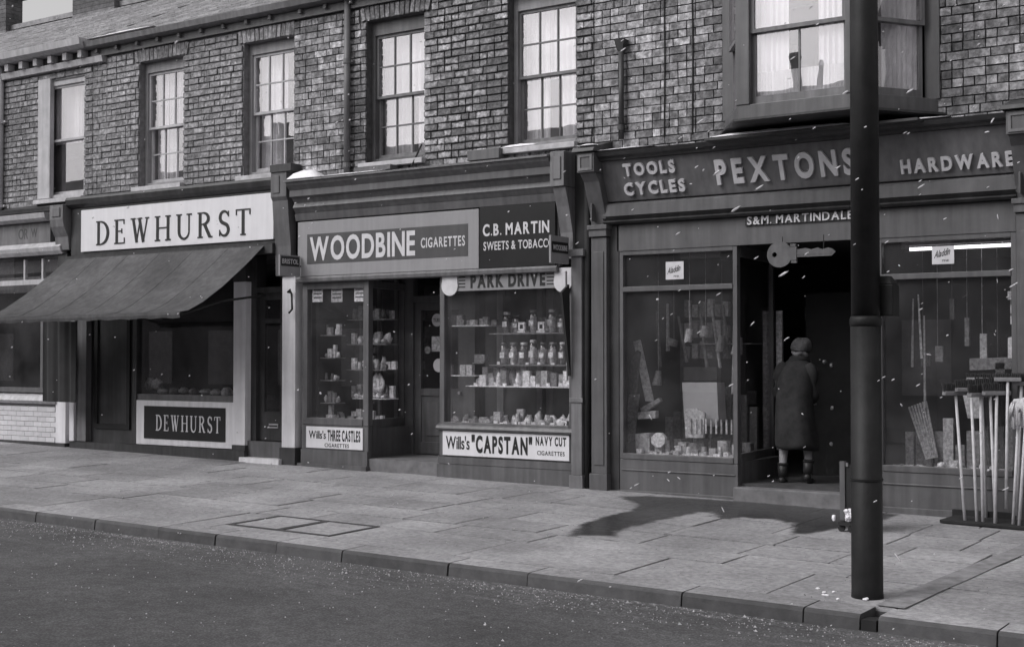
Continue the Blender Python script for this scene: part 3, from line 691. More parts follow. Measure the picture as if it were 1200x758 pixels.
# ------------------------------------------------------------------ bay window
BX0, BX1, BD, BC = -6.41, -4.11, .8, .52
pl = [(BX0, -.02), (BX0+BC, -BD), (BX1-BC, -BD), (BX1, -.02)]
bw = B(); HB = H[3]
for p, q in zip(pl, pl[1:]):
    bw.bar(p, q, 3.86, 4.0, .0, .1); bw.bar(p, q, 5.75, 6.1, .0, .1)
def post(b, x, y, w, z0, z1): b.box(x-w, x+w, y-w*.6, y+w*1.2, z0, z1)
b_ = bw
for (x, y), w in zip(pl, (.1, .085, .085, .1)):
    s = 1 if x < -5.2 else -1
    b_.box(x-.02 if s > 0 else x-.13, x+.13 if s > 0 else x+.02, y-.01, y+.12, 4.001, 5.749)
bay = bw.build('bay_window', M_pexlight, HB, bevel=.006)
bt = [(BX0-.1, .01), (BX0+BC-.03, -BD-.05), (BX1-BC+.03, -BD-.05), (BX1+.1, .01)]; bb_ = [(BX0-.05, .01), (BX0+BC, -.7), (BX1-BC, -.7), (BX1+.05, .01)]
B().add([(x, y, 3.828) for x, y in bb_]+[(x, y, 3.835) for x, y in bt]+[(x, y, 3.857) for x, y in bt], [(3,2,1,0), (8,9,10,11)]+[(k, (k+1) % 4, 4+(k+1) % 4, 4+k) for k in range(4)]+[(4+k, 4+(k+1) % 4, 8+(k+1) % 4, 8+k) for k in range(4)]).build('bay_base', M_darkpaint, bay)  # dark paint on the base stands for the shadow band below the bay
B().add(*(lambda P: ([(x, y, 6.101) for x, y in P]+[(x, y, 6.3) for x, y in P], [(3,2,1,0), (4,5,6,7), (0,1,5,4), (1,2,6,5), (2,3,7,6), (3,0,4,7)]))([(BX0-.1, .01), (BX0+BC-.05, -BD-.1), (BX1-BC+.05, -BD-.1), (BX1+.1, .01)])).build('bay_roof', M_darkpaint, bay)
for k, (p, q) in enumerate(zip(pl, pl[1:])):
    P, Q = Vector(p), Vector(q); d = (Q-P).normalized(); P2 = P+d*.13; Q2 = Q-d*.13
    zm = 4.72
    for nm, z0, z1, t in (('upper_sash', zm, 5.74, .03), ('lower_sash', 4.005, zm+.04, .07)):
        s = B(); e = .04
        s.bar(P2, P2+d*e, z0, z1, t, t+.035); s.bar(Q2-d*e, Q2, z0, z1, t, t+.035)
        s.bar(P2+d*e, Q2-d*e, z1-e, z1, t, t+.035); s.bar(P2+d*e, Q2-d*e, z0, z0+(.08 if nm[0] == 'l' else .04), t, t+.035)
        if k == 1 and nm[0] == 'l':
            m_ = (P2+Q2)/2; s.bar(m_-d*.009, m_+d*.009, z0+.08, z1-e, t+.004, t+.03)
        s.build(nm, M_lightpaint, bay)
        ends = [(P2, Q2)] if not (k == 1 and nm[0] == 'l') else [(P2, (P2+Q2)/2), ((P2+Q2)/2, Q2)]
        for a, c in ends: B().bar(a+d*.01, c-d*.01, z0+.01, z1-.01, t+.014, t+.019).build('pane', M_gup, bay)
    cs = {0: [(0, 1)], 1: [(.02, .37), (.68, .98)], 2: [(.0, .12), (.35, .98)]}[k]
    for u0, u1 in cs:
        b = B(); curtain(b, P2+(Q2-P2)*u0, P2+(Q2-P2)*u1, 4.04, 5.74, amp=.02, per=.06, off=.135); b.build('curtain', M_curtain, bay)
    if k == 1:
        b = B(); curtain(b, P2, Q2, 4.05, 4.33, amp=.006, per=.04, off=.125); b.build('net_curtain', M_net, bay)
for px, py0, lab, sc in ((931, 98, 'dark ornament on the bay window ledge, left of the centre bar', 1.0), (961, 92, 'dark narrow vase on the bay window ledge, beside the right curtain', .75)):
    x, z = W(px, py0, -.5); b = B()
    b.tube([(x, -.5, 4.02), (x, -.5, 4.2), (x, -.5, 4.26), (x, -.5, 4.45*1), (x, -.5, 4.52), (x, -.5, 4.60)], [.05*sc, .07*sc, .04*sc, .065*sc, .035*sc, .045*sc], 10)
    tag(b.build('vase' if sc < 1 else 'ornament', M_black, smooth=True), lab, 'ornament')
# snow on ledges
def snow_lump(lab, pts, y0, y1, zf, h):
    b = B(); n = len(pts)
    xs = pts; vs = []; fs = []; m = 5
    for i, x in enumerate(xs):
        k = max(0.0, math.sin(math.pi*i/(n-1)))**.4
        for j in range(m):
            f = j/(m-1); e = max(0.0, math.sin(math.pi*f))**.5
            vs.append((x+random.uniform(-.01, .01), y0+(y1-y0)*f, zf(x)+.004+h*k*e*random.uniform(.75, 1.1)))
    for i in range(n-1):
        for j in range(m-1):
            a = i*m+j; fs.append((a, a+m, a+m+1, a+1))
    o = len(vs); 
    for i, x in enumerate(xs): vs += [(x, y0, zf(x)+.003), (x, y1, zf(x)+.003)]
    for i in range(n-1):
        fs.append((o+2*i, o+2*i+1, o+2*i+3, o+2*i+2)); fs.append((i*m, o+2*i, o+2*i+2, (i+1)*m)); fs.append((i*m+m-1, (i+1)*m+m-1, o+2*i+3, o+2*i+1))
    return tag(b.add(vs, fs).build('snow_patch', M_snow, smooth=True), lab, 'snow', 'snow lying on the ledges')
def lin(a, b, n): return [a+(b-a)*i/n for i in range(n+1)]

# ------------------------------------------------------------------ SHOP FRONTS
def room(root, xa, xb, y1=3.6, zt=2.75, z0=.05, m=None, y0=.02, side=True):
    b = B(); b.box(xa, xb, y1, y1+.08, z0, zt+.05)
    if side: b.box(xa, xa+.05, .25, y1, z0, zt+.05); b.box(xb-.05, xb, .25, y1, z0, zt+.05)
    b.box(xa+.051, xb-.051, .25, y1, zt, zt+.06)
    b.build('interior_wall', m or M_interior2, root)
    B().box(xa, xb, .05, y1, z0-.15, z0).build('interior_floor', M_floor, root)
def upright(b, x0, x1, y0, y1, z0, z1): b.box(x0, x1, y0, y1, z0, z1)
def pilaster(root, x0, x1, z0, z1, y=-.10, m=None, base=.25):
    b = B(); b.box(x0, x1, y, .1, z0+base, z1-.14)
    b.box(x0-.015, x1+.015, y-.025, .1, z0, z0+base); b.box(x0-.015, x1+.015, y-.03, .1, z1-.13, z1-.05); b.box(x0-.03, x1+.03, y-.05, .1, z1-.05, z1)
    b.box(x0+.035, x1-.035, y-.012, y-.001, z0+base+.1, z1-.3)
    return b.build('pilaster', m, root, bevel=.004)

# --- leftmost shop: glazed brick stall riser, cream joinery
S0 = H[0]; room(S0, -21.9, -17.15, m=M_interior2, z0=.12)
br = B(); br.box(-21.5, -17.68, -.01, .2, .05, .74); riser = br.build('stall_riser', mat('riser_mortar', .22, .9, .2, 9), S0)
off = BASE[riser.name]; tm = None
for r in range(7):
    x = -19.45-(.1 if r % 2 else 0)
    while x < -17.7:
        L_ = min(.215, -17.69-x)
        if L_ > .05:
            b = B(); z = .155+r*.078; b.box(x+.003, x+L_-.003, -.022-random.uniform(0, .003), .0, z, z+.07); b.build('glazed_brick', M_tile, riser)
        x += .215
B().box(-21.5, -17.44, -.06, .1, .02, .15).build('plinth', M_darkpaint, S0)
B().box(-17.68, -17.44, -.05, .15, .151, .80).build('riser_pier', M_white, S0, bevel=.005)
b = B(); b.prof(-21.5, -17.66, [(.15, .741), (-.06, .741), (-.10, .79), (-.06, .86), (.15, .92)]); b.build('sill', M_cream, S0)
b = B(); b.box(-17.66, -17.44, -.04, .1, .801, 3.05); b.build('pilaster', M_darkpaint, S0)
B().box(-21.5, -17.67, -.02, .06, 2.6, 2.68).build('transom', M_cream, S0)
B().box(-21.5, -17.67, .0, .05, .921, .99).build('bottom_rail', M_midpaint, S0)
for x in (-18.1, -19.5, -20.8): B().box(x-.03, x+.03, -.0, .06, .991, 2.599).build('mullion', M_midpaint, S0)
for x in (-18.1, -18.55, -19.5): B().box(x-.02, x+.02, .0, .05, 2.681, 3.0).build('mullion', M_cream, S0)
B().box(-21.4, -17.67, .02, .026, .98, 2.61).build('shop_window_pane', M_g, S0); B().box(-21.4, -17.67, .02, .026, 2.67, 3.04).build('shop_window_pane', M_g, S0)
B().box(-21.4, -17.7, .25, .27, 2.5, 3.0).build('blind', M_lightpaint, S0)
b = B(); b.prof(-21.5, -17.5, [(.012, 3.05), (-.08, 3.05), (-.12, 3.10), (-.14, 3.16), (-.1, 3.2), (-.06, 3.24), (.012, 3.24)]); b.build('moulding', M_cream, S0)
b = B(); b.box(-21.5, -17.83, -.06, .011, 3.245, 3.56); b.build('fascia', M_lightpaint, S0)
b = B(); b.prof(-21.5, -17.78, [(.012, 3.57), (-.14, 3.57), (-.2, 3.61), (-.22, 3.69), (.012, 3.72)]); b.build('cornice', M_cream, S0)
b = B(); b.prof(-21.5, -17.4, [(.0, 3.725), (-.1, 3.725), (-.12, 3.78), (.0, 3.84)]); b.build('lead_flashing', M_darkpaint, S0)
# console
b = B(); b.prof(-17.64, -17.32, [(.0, 3.1), (-.1, 3.1), (-.12, 3.3), (-.2, 3.45), (-.22, 3.56), (-.22, 3.78), (.0, 3.78)]); b.box(-17.58, -17.38, -.235, -.221, 3.6, 3.74); b.build('console', M_lightpaint, S0, bevel=.006)
lettering('OR', (-18.62, -.061, 3.32), (1,0,0), (0,0,1), .24, .17, M_signmid, S0, .002, name='faded_lettering')
lettering('W', (-18.3, -.061, 3.34), (1,0,0), (0,0,1), .15, .14, M_signmid, S0, .002, name='faded_lettering')

# --- butcher
S1 = H[1]; room(S1, -17.2, -12.9, m=M_interior2, z0=.18)
b = B(); b.box(-17.3, -12.99, -.08, .011, 3.0, 3.72); b.build('fascia', M_darkpaint, S1, bevel=.004)
b = B(); b.prof(-17.32, -12.99, [(.012, 3.725), (-.1, 3.725), (-.16, 3.77), (-.18, 3.84), (-.16, 3.88), (.0, 3.90)]); b.build('cornice', M_darkpaint, S1)
b = B(); b.prof(-17.3, -12.99, [(.012, 2.86), (-.16, 2.86), (-.16, 2.99), (.012, 2.995)]); b.build('blind_box', M_darkpaint, S1)
b = B(); b.prof(-12.985, -12.7, [(.0, 2.55), (-.1, 2.55), (-.11, 2.95), (-.15, 3.3), (-.17, 3.55), (-.2, 3.6), (-.2, 3.93), (.0, 3.97)]); b.box(-12.94, -12.82, -.213, -.201, 3.65, 3.88); b.build('console', M_midpaint, S1, bevel=.005)
b = B(); b.box(-12.98, -12.6, -.22, .0, 3.93, 4.03); b.build('console_cap', M_darkpaint, S1)
sg = thing('butcher_sign', 'long white fascia sign with dark serif capitals above the awning', 'sign', (-15, -.08, 3.35))
B().box(-17.03, -13.02, -.11, -.081, 3.05, 3.68).build('panel', M_sign, sg, bevel=.004)
serif_text('DEWHURST', (-16.67, -.1105, 3.135), (1,0,0), (0,0,1), 3.22, .355, M_letterblack, sg, .006, .3)
# awning
AXL, AXR, AY, AZT, AZB = -17.28, -13.14, -1.62, 2.93, 2.0
aw = thing('awning', 'long sloping grey canvas awning pulled out over the butcher shop', 'awning', ((AXL+AXR)/2, -.1, 2.9))
prof_a = [(-.16, 2.955), (-.5, 2.70), (-.9, 2.42), (-1.25, 2.20), (-1.5, 2.07), (-1.62, 2.03)]
vs = []; fs = []; nx = 30
for s_ in (0, 1):
    for i in range(nx+1):
        f = i/nx; x = AXL+(AXR-AXL)*f
        for k, (y, z) in enumerate(prof_a): vs.append((x, y, z-.055*(.55+.45*math.sin(math.pi*f))*math.sin(math.pi*k/5)+.010*math.sin(f*23)*math.sin(math.pi*k/5)-s_*.006+ .02*(f-.5)))
m = len(prof_a); NN = (nx+1)*m
for s_ in (0, 1):
    for i in range(nx):
        for k in range(m-1):
            a = s_*NN+i*m+k; f = (a, a+m, a+m+1, a+1); fs.append(f if s_ else f[::-1])
cv = B().add(vs, fs).build('canvas', M_canvas, aw, smooth=True)
for i in range(5, nx, 5):
    sv = []; sf = []
    for k in range(m):
        v_ = vs[i*m+k]
        for dx in (-.012, .012): sv += [(v_[0]+dx, v_[1], v_[2]+.004), (v_[0]+dx, v_[1], v_[2]-.004)]
    for k in range(m-1):
        a = k*4; sf += [(a, a+4, a+6, a+2), (a+1, a+3, a+7, a+5), (a, a+1, a+5, a+4), (a+2, a+6, a+7, a+3)]
    B().add(sv, sf).build('seam', M_canvas, cv)
vs = []; fs = []
for s_ in (0, 1):
    for i in range(nx+1):
        x = AXL+(AXR-AXL)*i/nx
        for z, dy in ((2.03, 0), (1.99, -.006), (1.95, .004)): vs.append((x, -1.63+dy-s_*.005, z+.012*math.sin(i*2.1)*(2.03-z)*9+.02*(i/nx-.5)))
for s_ in (0, 1):
    for i in range(nx):
        for k in range(2):
            a = s_*(nx+1)*3+i*3+k; f = (a, a+3, a+4, a+1); fs.append(f[::-1] if s_ else f)
B().add(vs, fs).build('valance', M_canvas, aw)
B().tube([(AXL, -1.6, 1.99), (AXR, -1.6, 2.01)], .02, 8).build('front_bar', M_black, aw)
for x in (AXL+.04, AXR-.03):
    B().tube([(x, -.1, 2.3), (x, -.85, 2.2), (x, -1.58, 2.0)], .016, 8).build('arm', M_black, aw, smooth=True)
# dark side sheet at the left end of the awning
b = B(); curtain(b, (-17.5, -.42), (-16.62, -.5), .80, 1.99, amp=.03, per=.3, th=.01); 
tag(b.build('side_sheet', M_cloth_dark), 'dark cloth hanging to knee height below the left end of the awning', 'cloth')
# left bay of the butcher: pilaster and panelled side door
B().box(-17.28, -17.18, -.1, .1, .2, 2.85).build('pilaster', M_white, S1)
B().box(-17.178, -16.95, -.06, .1, .2, 2.85).build('tiled_pier', M_lightpaint, S1)
B().box(-17.3, -13.58, -.08, .1, .0, .19).build('plinth', M_darkpaint, S1)
dr = B().box(-16.95, -15.92, .04, .12, .19, 2.85).build('side_door', M_darkpaint, S1)
b = B(); b.box(-16.85, -16.78, .01, .04, .4, 2.4); b.box(-16.12, -16.05, .01, .04, .4, 2.4); b.box(-16.78, -16.12, .01, .04, .4, .47); b.box(-16.78, -16.12, .01, .04, 2.33, 2.4); b.build('moulding', M_black, dr)
B().box(-15.92, -15.84, -.04, .12, .2, 2.85).build('window_post', M_darkpaint, S1)
B().box(-13.83, -13.6, -.05, .12, .26, 2.5).build('pilaster', M_white, S1, bevel=.005)
B().box(-13.84, -13.59, -.06, .12, .191, .258).build('pilaster_foot', M_darkpaint, S1)
B().box(-13.85, -13.6, -.045, .12, 2.501, 2.85).build('pilaster_head', M_darkpaint, S1)
b = B(); b.box(-15.9, -13.84, -.035, .1, .2, .84); b.build('stall_riser', M_white, S1, bevel=.004)
B().box(-15.84, -13.84, -.02, .06, .841, .93).build('bottom_rail', M_midpaint, S1)
B().box(-15.83, -13.84, .01, .016, .93, 2.86).build('shop_window_pane', M_g, S1)
sg2 = thing('butcher_riser_sign', 'small black sign with white serif capitals under the butcher window', 'sign', (-14.8, -.03, .5))
B().box(-15.66, -13.99, -.045, -.036, .29, .76).build('panel', M_signdark, sg2)
serif_text('DEWHURST', (-15.4, -.0455, .41), (1,0,0), (0,0,1), 1.32, .225, M_letterwhite, sg2, .004, .26)
# butcher window goods: tray of meat, grass strip, price cards
tr = thing('meat_tray', 'long pale marble slab with cuts of meat low in the butcher window', 'display', (-14.9, .4, .85))
B().box(-15.75, -13.9, .1, .8, .86, .92).build('slab', M_lightpaint, tr)
for k in range(16):
    x = -15.65+k*.11; b = B(); b.blob((x, .3+.12*(k % 2), .95+random.uniform(0, .03)), (.055, .09, random.uniform(.03, .07)), jit=.2); b.build('meat_cut', GOODS[random.choice([1, 2, 3])], tr, smooth=True)
for k, px in enumerate((175, 182)):
    x, z = W(px, 452, .3); b = B(); b.blob((x, .32, 1.07), (.09, .08, .09), jit=.25)
    tag(b.build('meat_joint', GOODS[3], smooth=True), ['pale joint of meat at the left end of the butcher window', 'second pale joint of meat, just right of the end one'][k], 'meat')
# right door of the butcher (flat door)
b = B(); b.box(-13.62, -13.5, .06, .25, .19, 2.85); b.box(-12.93, -12.88, .06, .25, .19, 2.85); b.box(-13.5, -12.93, .06, .25, 2.35, 2.42); b.build('door_frame', M_darkpaint, S1)
d = B(); dx0, dx1 = -13.5, -12.93
d.box(dx0, dx0+.1, .12, .17, .33, 2.35); d.box(dx1-.1, dx1, .12, .17, .33, 2.35); d.box(dx0+.1, dx1-.1, .12, .17, 2.25, 2.35); d.box(dx0+.1, dx1-.1, .12, .17, .33, .72); d.box(dx0+.1, dx1-.1, .12, .17, 1.93, 1.99)
door = d.build('door', M_darkpaint, S1)
B().box(dx0+.1, dx1-.1, .135, .141, .72, 1.93).build('door_pane', M_g, door); B().box(dx0+.1, dx1-.1, .135, .141, 1.99, 2.25).build('door_pane', M_g, door)
B().box(dx0+.02, dx1-.02, .5, .52, .4, 2.6).build('door_blind', M_midpaint, door)
b = B(); b.box(-13.3, -13.13, .105, .119, .5, .56); b.build('letter_box', M_brass, door)
B().box(-13.29, -13.14, .100, .104, .52, .54).build('letter_box_flap', M_black, door)
B().box(-13.6, -12.9, .0, .12, .05, .32).build('door_step', M_midpaint, S1)
B().box(-13.62, -12.88, -.14, -.001, .03, .105).build('threshold', M_white, S1)
B().box(-12.9, -12.66, -.06, .12, .26, 2.55).build('pilaster', M_white, S1, bevel=.005)
B().box(-12.92, -12.64, -.08, .12, .0, .258).build('pilaster_foot', M_darkpaint, S1)

# flange signs
def flange(name, lab, X, yo, z0, z1, lines, mA, mB, tm):
    t = thing(name, lab, 'sign', (X, -.1, (z0+z1)/2))
    B().box(X-.012, X+.012, yo, -.12, z0, z1).build('plate', mA, t)
    if mB: 
        for a, c in mB: B().box(X+.0125, X+.016, yo+.02, -.14, z0+(z1-z0)*a, z0+(z1-z0)*c).build('band', tm[1], t)
    for s, a, c in lines:
        lettering(s, (X+.0165, yo+.04, z0+(z1-z0)*a), (0,1,0), (0,0,1), abs(yo)-.12-.08, (z1-z0)*(c-a), tm[0], t, .002)
    B().tube([(X, -.13, (z0+z1)/2), (X, .0, (z0+z1)/2)], .012, 6).build('bracket', M_black, t)
flange('flange_sign', 'small dark sign jutting out at the left edge of the sweet shop', -12.53, -.5, 2.53, 2.8, [('BRISTOL', .58, .82)], M_signgrey, [(.46, .94)], (M_lettergrey, M_signdark))
flange('flange_sign', 'small two-banded cigarette sign jutting out below the black name board', -8.34, -.5, 2.53, 2.84, [('WOODBINE', .48, .68)], M_signgrey, [(.38, .78)], (M_lettergrey, M_signdark))

# --- sweet and tobacco shop
S2 = H[2]
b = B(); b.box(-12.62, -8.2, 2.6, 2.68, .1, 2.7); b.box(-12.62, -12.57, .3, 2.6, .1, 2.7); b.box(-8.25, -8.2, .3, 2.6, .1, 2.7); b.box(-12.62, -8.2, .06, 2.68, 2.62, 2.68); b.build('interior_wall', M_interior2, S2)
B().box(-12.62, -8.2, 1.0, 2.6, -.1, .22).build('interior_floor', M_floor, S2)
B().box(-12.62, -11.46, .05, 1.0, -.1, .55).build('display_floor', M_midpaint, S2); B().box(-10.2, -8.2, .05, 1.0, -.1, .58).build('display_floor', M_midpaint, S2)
b = B(); b.prof(-12.62, -8.5, [(.012, 3.27), (-.10, 3.27), (-.12, 3.36), (-.10, 3.365), (-.14, 3.42), (-.16, 3.44), (-.13, 3.5), (-.17, 3.56), (-.22, 3.58), (-.22, 3.66), (-.28, 3.72), (-.30, 3.76), (.012, 3.82)]); b.build('cornice', M_midpaint, S2)
B().prof(-12.64, -8.5, [(.011, 3.823), (-.3, 3.763), (-.32, 3.765), (-.32, 3.785), (.011, 3.85)]).build('lead_flashing', M_lightpaint, S2)
B().box(-12.6, -8.5, -.05, .011, 2.45, 3.268).build('fascia_board', M_midpaint, S2)
ws = thing('cigarette_sign', 'pale grey fascia sign with a darker centre reading WOODBINE above the sweet shop window', 'sign', (-11.1, -.06, 2.9))
B().box(-12.58, -9.62, -.10, -.051, 2.53, 3.25).build('panel', M_signgrey, ws, bevel=.004)
B().box(-12.41, -9.78, -.104, -.1005, 2.69, 3.08).build('inner_panel', M_signmid, ws)
def thicken(*a, **k): return a
lettering('WOODBINE', (-12.36, -.1045, 2.74), (1,0,0), (0,0,1), 1.77, .31, M_letterwhite, ws, .004, gap=.10, each='letter', bd=.028)
lettering('CIGARETTES', (-10.5, -.1045, 2.82), (1,0,0), (0,0,1), .68, .125, M_letterwhite, ws, .003, gap=.14, bd=.02)
ms = thing('name_board', 'black name board with white capitals at the right of the sweet shop fascia', 'sign', (-9.07, -.06, 2.9))
B().box(-9.61, -8.53, -.095, -.051, 2.53, 3.28).build('panel', M_signdark, ms, bevel=.003)
lettering('C.B. MARTIN', (-9.56, -.0955, 2.92), (1,0,0), (0,0,1), .95, .14, M_letterwhite, ms, .003, gap=.14, each='letter', bd=.03)
lettering('SWEETS & TOBACCO', (-9.55, -.0955, 2.745), (1,0,0), (0,0,1), 1.0, .105, M_lettergrey, ms, .003, gap=.1)
B().prof(-12.6, -8.5, [(-.051, 2.45), (-.11, 2.46), (-.12, 2.5), (-.1, 2.525), (-.051, 2.525)]).build('sill_moulding', M_lightpaint, S2)
# frames
GZ = .0
def frame_win(root, xa, xb, z0, z1, m, mp, w=.07, name='window_frame'):
    b = B(); b.box(xa, xa+w, -.02, .07, z0, z1); b.box(xb-w, xb, -.02, .07, z0, z1); b.box(xa+w, xb-w, -.02, .07, z1-w, z1); b.box(xa+w, xb-w, -.03, .07, z0, z0+w)
    f = b.build(name, m, root, bevel=.004); B().box(xa+w-.005, xb-w+.005, .02, .026, z0+w-.005, z1-w+.005).build('shop_window_pane', mp, f); return f
f1 = frame_win(S2, -12.57, -11.42, .58, 2.45, M_midpaint, M_g, .09)
B().box(-12.57, -11.42, -.04, .05, -.05, .255).build('stall_riser', M_midpaint, S2); B().box(-12.57, -11.42, -.02, .05, .256, .575).build('stall_riser', M_midpaint, S2)
B().box(-12.59, -11.4, -.09, .05, -.06, .07).build('plinth', M_midpaint, S2)
t = thing('enamel_sign', 'white enamel sign with black lettering under the narrow left window of the sweet shop', 'sign', (-12, -.03, .4))
B().box(-12.48, -11.5, -.035, -.021, .275, .555).build('panel', M_sign, t)
lettering('Wills\'s', (-12.43, -.0355, .40), (1,0,0), (0,0,1), .3, .105, M_letterblack, t, .002, gap=.06)
lettering('THREE CASTLES', (-12.1, -.0355, .38), (1,0,0), (0,0,1), .56, .14, M_letterblack, t, .002, gap=.12, bd=.035)
lettering('CIGARETTES', (-12.15, -.0355, .295), (1,0,0), (0,0,1), .42, .05, M_letterblack, t, .002, gap=.12)
f2 = frame_win(S2, -10.27, -8.32, .60, 2.50, M_midpaint, M_g, .07)
B().box(-10.27, -8.32, -.02, .05, .256, .595).build('stall_riser', M_midpaint, S2)
b = B(); b.box(-10.29, -8.30, -.05, .05, -.08, .16); b.box(-10.28, -8.31, -.045, .05, .165, .25); b.build('plinth', M_midpaint, S2)
B().prof(-10.29, -8.3, [(.05, .6), (-.06, .575), (-.075, .6), (-.06, .63), (.0, .66)]).build('sill', M_midpaint, S2)
t = thing('enamel_sign', 'long white enamel sign reading CAPSTAN under the big sweet shop window', 'sign', (-9.3, -.03, .4))
B().box(-10.21, -8.38, -.035, -.021, .27, .565).build('panel', M_sign, t)
lettering('Wills\'s', (-10.16, -.0355, .35), (1,0,0), (0,0,1), .36, .16, M_letterblack, t, .002, gap=.05)
lettering('"CAPSTAN"', (-9.77, -.0355, .325), (1,0,0), (0,0,1), .88, .2, M_letterblack, t, .003, gap=.12, bd=.04)
lettering('NAVY CUT', (-8.84, -.0355, .44), (1,0,0), (0,0,1), .42, .1, M_letterblack, t, .002, gap=.16, bd=.035)
lettering('CIGARETTES', (-8.82, -.0355, .325), (1,0,0), (0,0,1), .38, .05, M_letterblack, t, .002, gap=.14)
# recessed entrance
p, q = (-11.46, .07), (-11.62, .95)
b = B(); b.bar(q, p, -.05, .58, -.03, .03); b.build('stall_riser', M_midpaint, S2)
b = B(); b.bar(q, p, .581, .66, -.035, .035); b.bar(q, p, 2.36, 2.45, -.035, .035); b.bar((q[0], q[1]), (q[0]-(q[0]-p[0])*.07, q[1]-.07), .661, 2.36, -.035, .035)
f3 = b.build('window_frame', M_midpaint, S2); B().bar((q[0]+.01, q[1]-.06), (p[0], p[1]), .65, 2.37, -.003, .003).build('shop_window_pane', M_g, f3)
p2, q2 = (-10.24, .07), (-10.42, .95)
b = B(); b.bar(q2, p2, -.05, .66, -.03, .03); b.bar(q2, p2, 2.36, 2.45, -.035, .035); b.bar(p2, (p2[0]-.01, p2[1]+.06), .661, 2.36, -.035, .035); f4 = b.build('window_frame', M_midpaint, S2)
B().bar((q2[0], q2[1]), (p2[0], p2[1]), .65, 2.37, -.003, .003).build('shop_window_pane', M_g, f4)
B().box(-11.6, -10.26, -.012, 1.0, -.1, .17).build('door_step', mat('step_stone', .16, .8, .3, 6, .2), S2)
b = B(); b.box(-11.64, -11.44, .92, 1.02, .17, 2.6); b.box(-10.6, -10.42, .92, 1.02, .17, 2.6); b.box(-11.44, -10.6, .92, 1.02, 2.2, 2.28); b.build('door_frame', M_midpaint, S2)
B().box(-11.44, -10.6, .95, .956, 2.28, 2.6).build('fanlight', M_g, S2)
b = B(); b.box(-11.44, -11.33, .95, 1.0, .18, 2.2); b.box(-10.71, -10.6, .95, 1.0, .18, 2.2); b.box(-11.33, -10.71, .95, 1.0, 2.09, 2.2); b.box(-11.33, -10.71, .95, 1.0, .95, 1.05); b.box(-11.33, -10.71, .95, 1.0, .18, .34); b.box(-11.33, -10.71, .965, .99, .34, .95); b.box(-11.33+.1, -10.81, .95, .964, .42, .87)
d2 = b.build('door', M_midpaint, S2, bevel=.005); B().box(-11.33, -10.71, .97, .976, 1.05, 2.09).build('door_pane', M_g, d2)
B().tube([(-10.66, .9, 1.0), (-10.66, .95, 1.0)], .022, 10).build('door_handle', M_brass, d2)
def disc(name, lab, px, py, Y, r, m, txt, parent=None):
    x, z = W(px, py, Y); b = B(); b.tube([(x, Y, z), (x, Y+.006, z)], r, 24)
    t = thing(name, lab, 'sticker', (x, Y, z)); b.build('disc', m, t)
    if txt: lettering(txt, (x-r*.7, Y-.0005, z-.025), (1,0,0), (0,0,1), r*1.4, .05, M_letterblack, t, .001, gap=.1)
disc('round_sticker', 'round white sticker at the top of the sweet shop door glass', 512, 375, .94, .085, M_letterwhite, 'TUBE')
disc('round_sticker', 'round white sticker in the middle of the sweet shop door glass', 514, 428, .94, .09, M_letterwhite, None)
disc('round_sticker', 'small dull round sticker at the left of the sweet shop door glass', 501, 410, .94, .05, GOODS[1], None)
x, z = W(508, 403, .94); tag(B().box(x-.03, x+.12, .94, .945, z-.1, z+.1).build('notice', GOODS[2]), 'grey paper notice between two round stickers on the shop door', 'notice')
# console, pilaster on the right
b = B(); b.box(-8.49, -8.30, -.27, .0, 3.42, 3.82); b.box(-8.45, -8.34, -.285, -.271, 3.5, 3.76); b.prof(-8.47, -8.3, [(0, 2.6), (-.06, 2.6), (-.08, 2.9), (-.16, 3.2), (-.24, 3.415), (0, 3.415)]); b.build('console', M_lightpaint, S2, bevel=.005)
b = B(); b.box(-8.31, -8.17, -.1, .1, .12, 2.62); b.box(-8.33, -8.15, -.12, .1, -.1, .119); b.box(-8.33, -8.13, -.13, .1, 2.621, 2.7); b.box(-8.33, -8.15, -.115, -.101, .95, 1.0); b.build('pilaster', M_lightpaint, S2, bevel=.004)
B().box(-8.17, -8.06, -.02, .1, -.1, 3.4).build('dark_joint', M_black, S2)
B().box(-8.3, -8.06, -.03, .05, 2.7, 3.84).build('dark_joint', M_black, S2)
B().tube([(-8.12, -.05, -.05), (-8.12, -.05, 3.5)], .035, 10).build('pipe', M_black, S2, smooth=True)
t = thing('blind_arm', 'folded iron blind arm against the pilaster right of the sweet shop window', 'bracket', (-8.3, -.13, 1.5))
b = B(); b.hexa([(-8.33, -.14, 1.25), (-8.30, -.14, 1.25), (-8.30, -.12, 1.25), (-8.33, -.12, 1.25), (-8.35, -.28, 2.2), (-8.32, -.28, 2.2), (-8.32, -.12, 2.3), (-8.35, -.12, 2.3)]); b.build('arm', M_black, t)
B().tube([(-8.34, -.13, 1.2), (-8.34, -.16, 2.45)], .012, 8).build('rod', M_metal, t)
t = thing('blind_arm', 'curved iron blind hook on the white pilaster left of the sweet shop', 'bracket', (-12.7, -.1, 2.2))
B().tube([(-12.75, -.06, 2.33), (-12.74, -.12, 2.33), (-12.69, -.13, 2.36), (-12.67, -.12, 2.3), (-12.67, -.11, 2.1), (-12.72, -.12, 2.05)], .014, 8).build('hook', M_black, t, smooth=True)
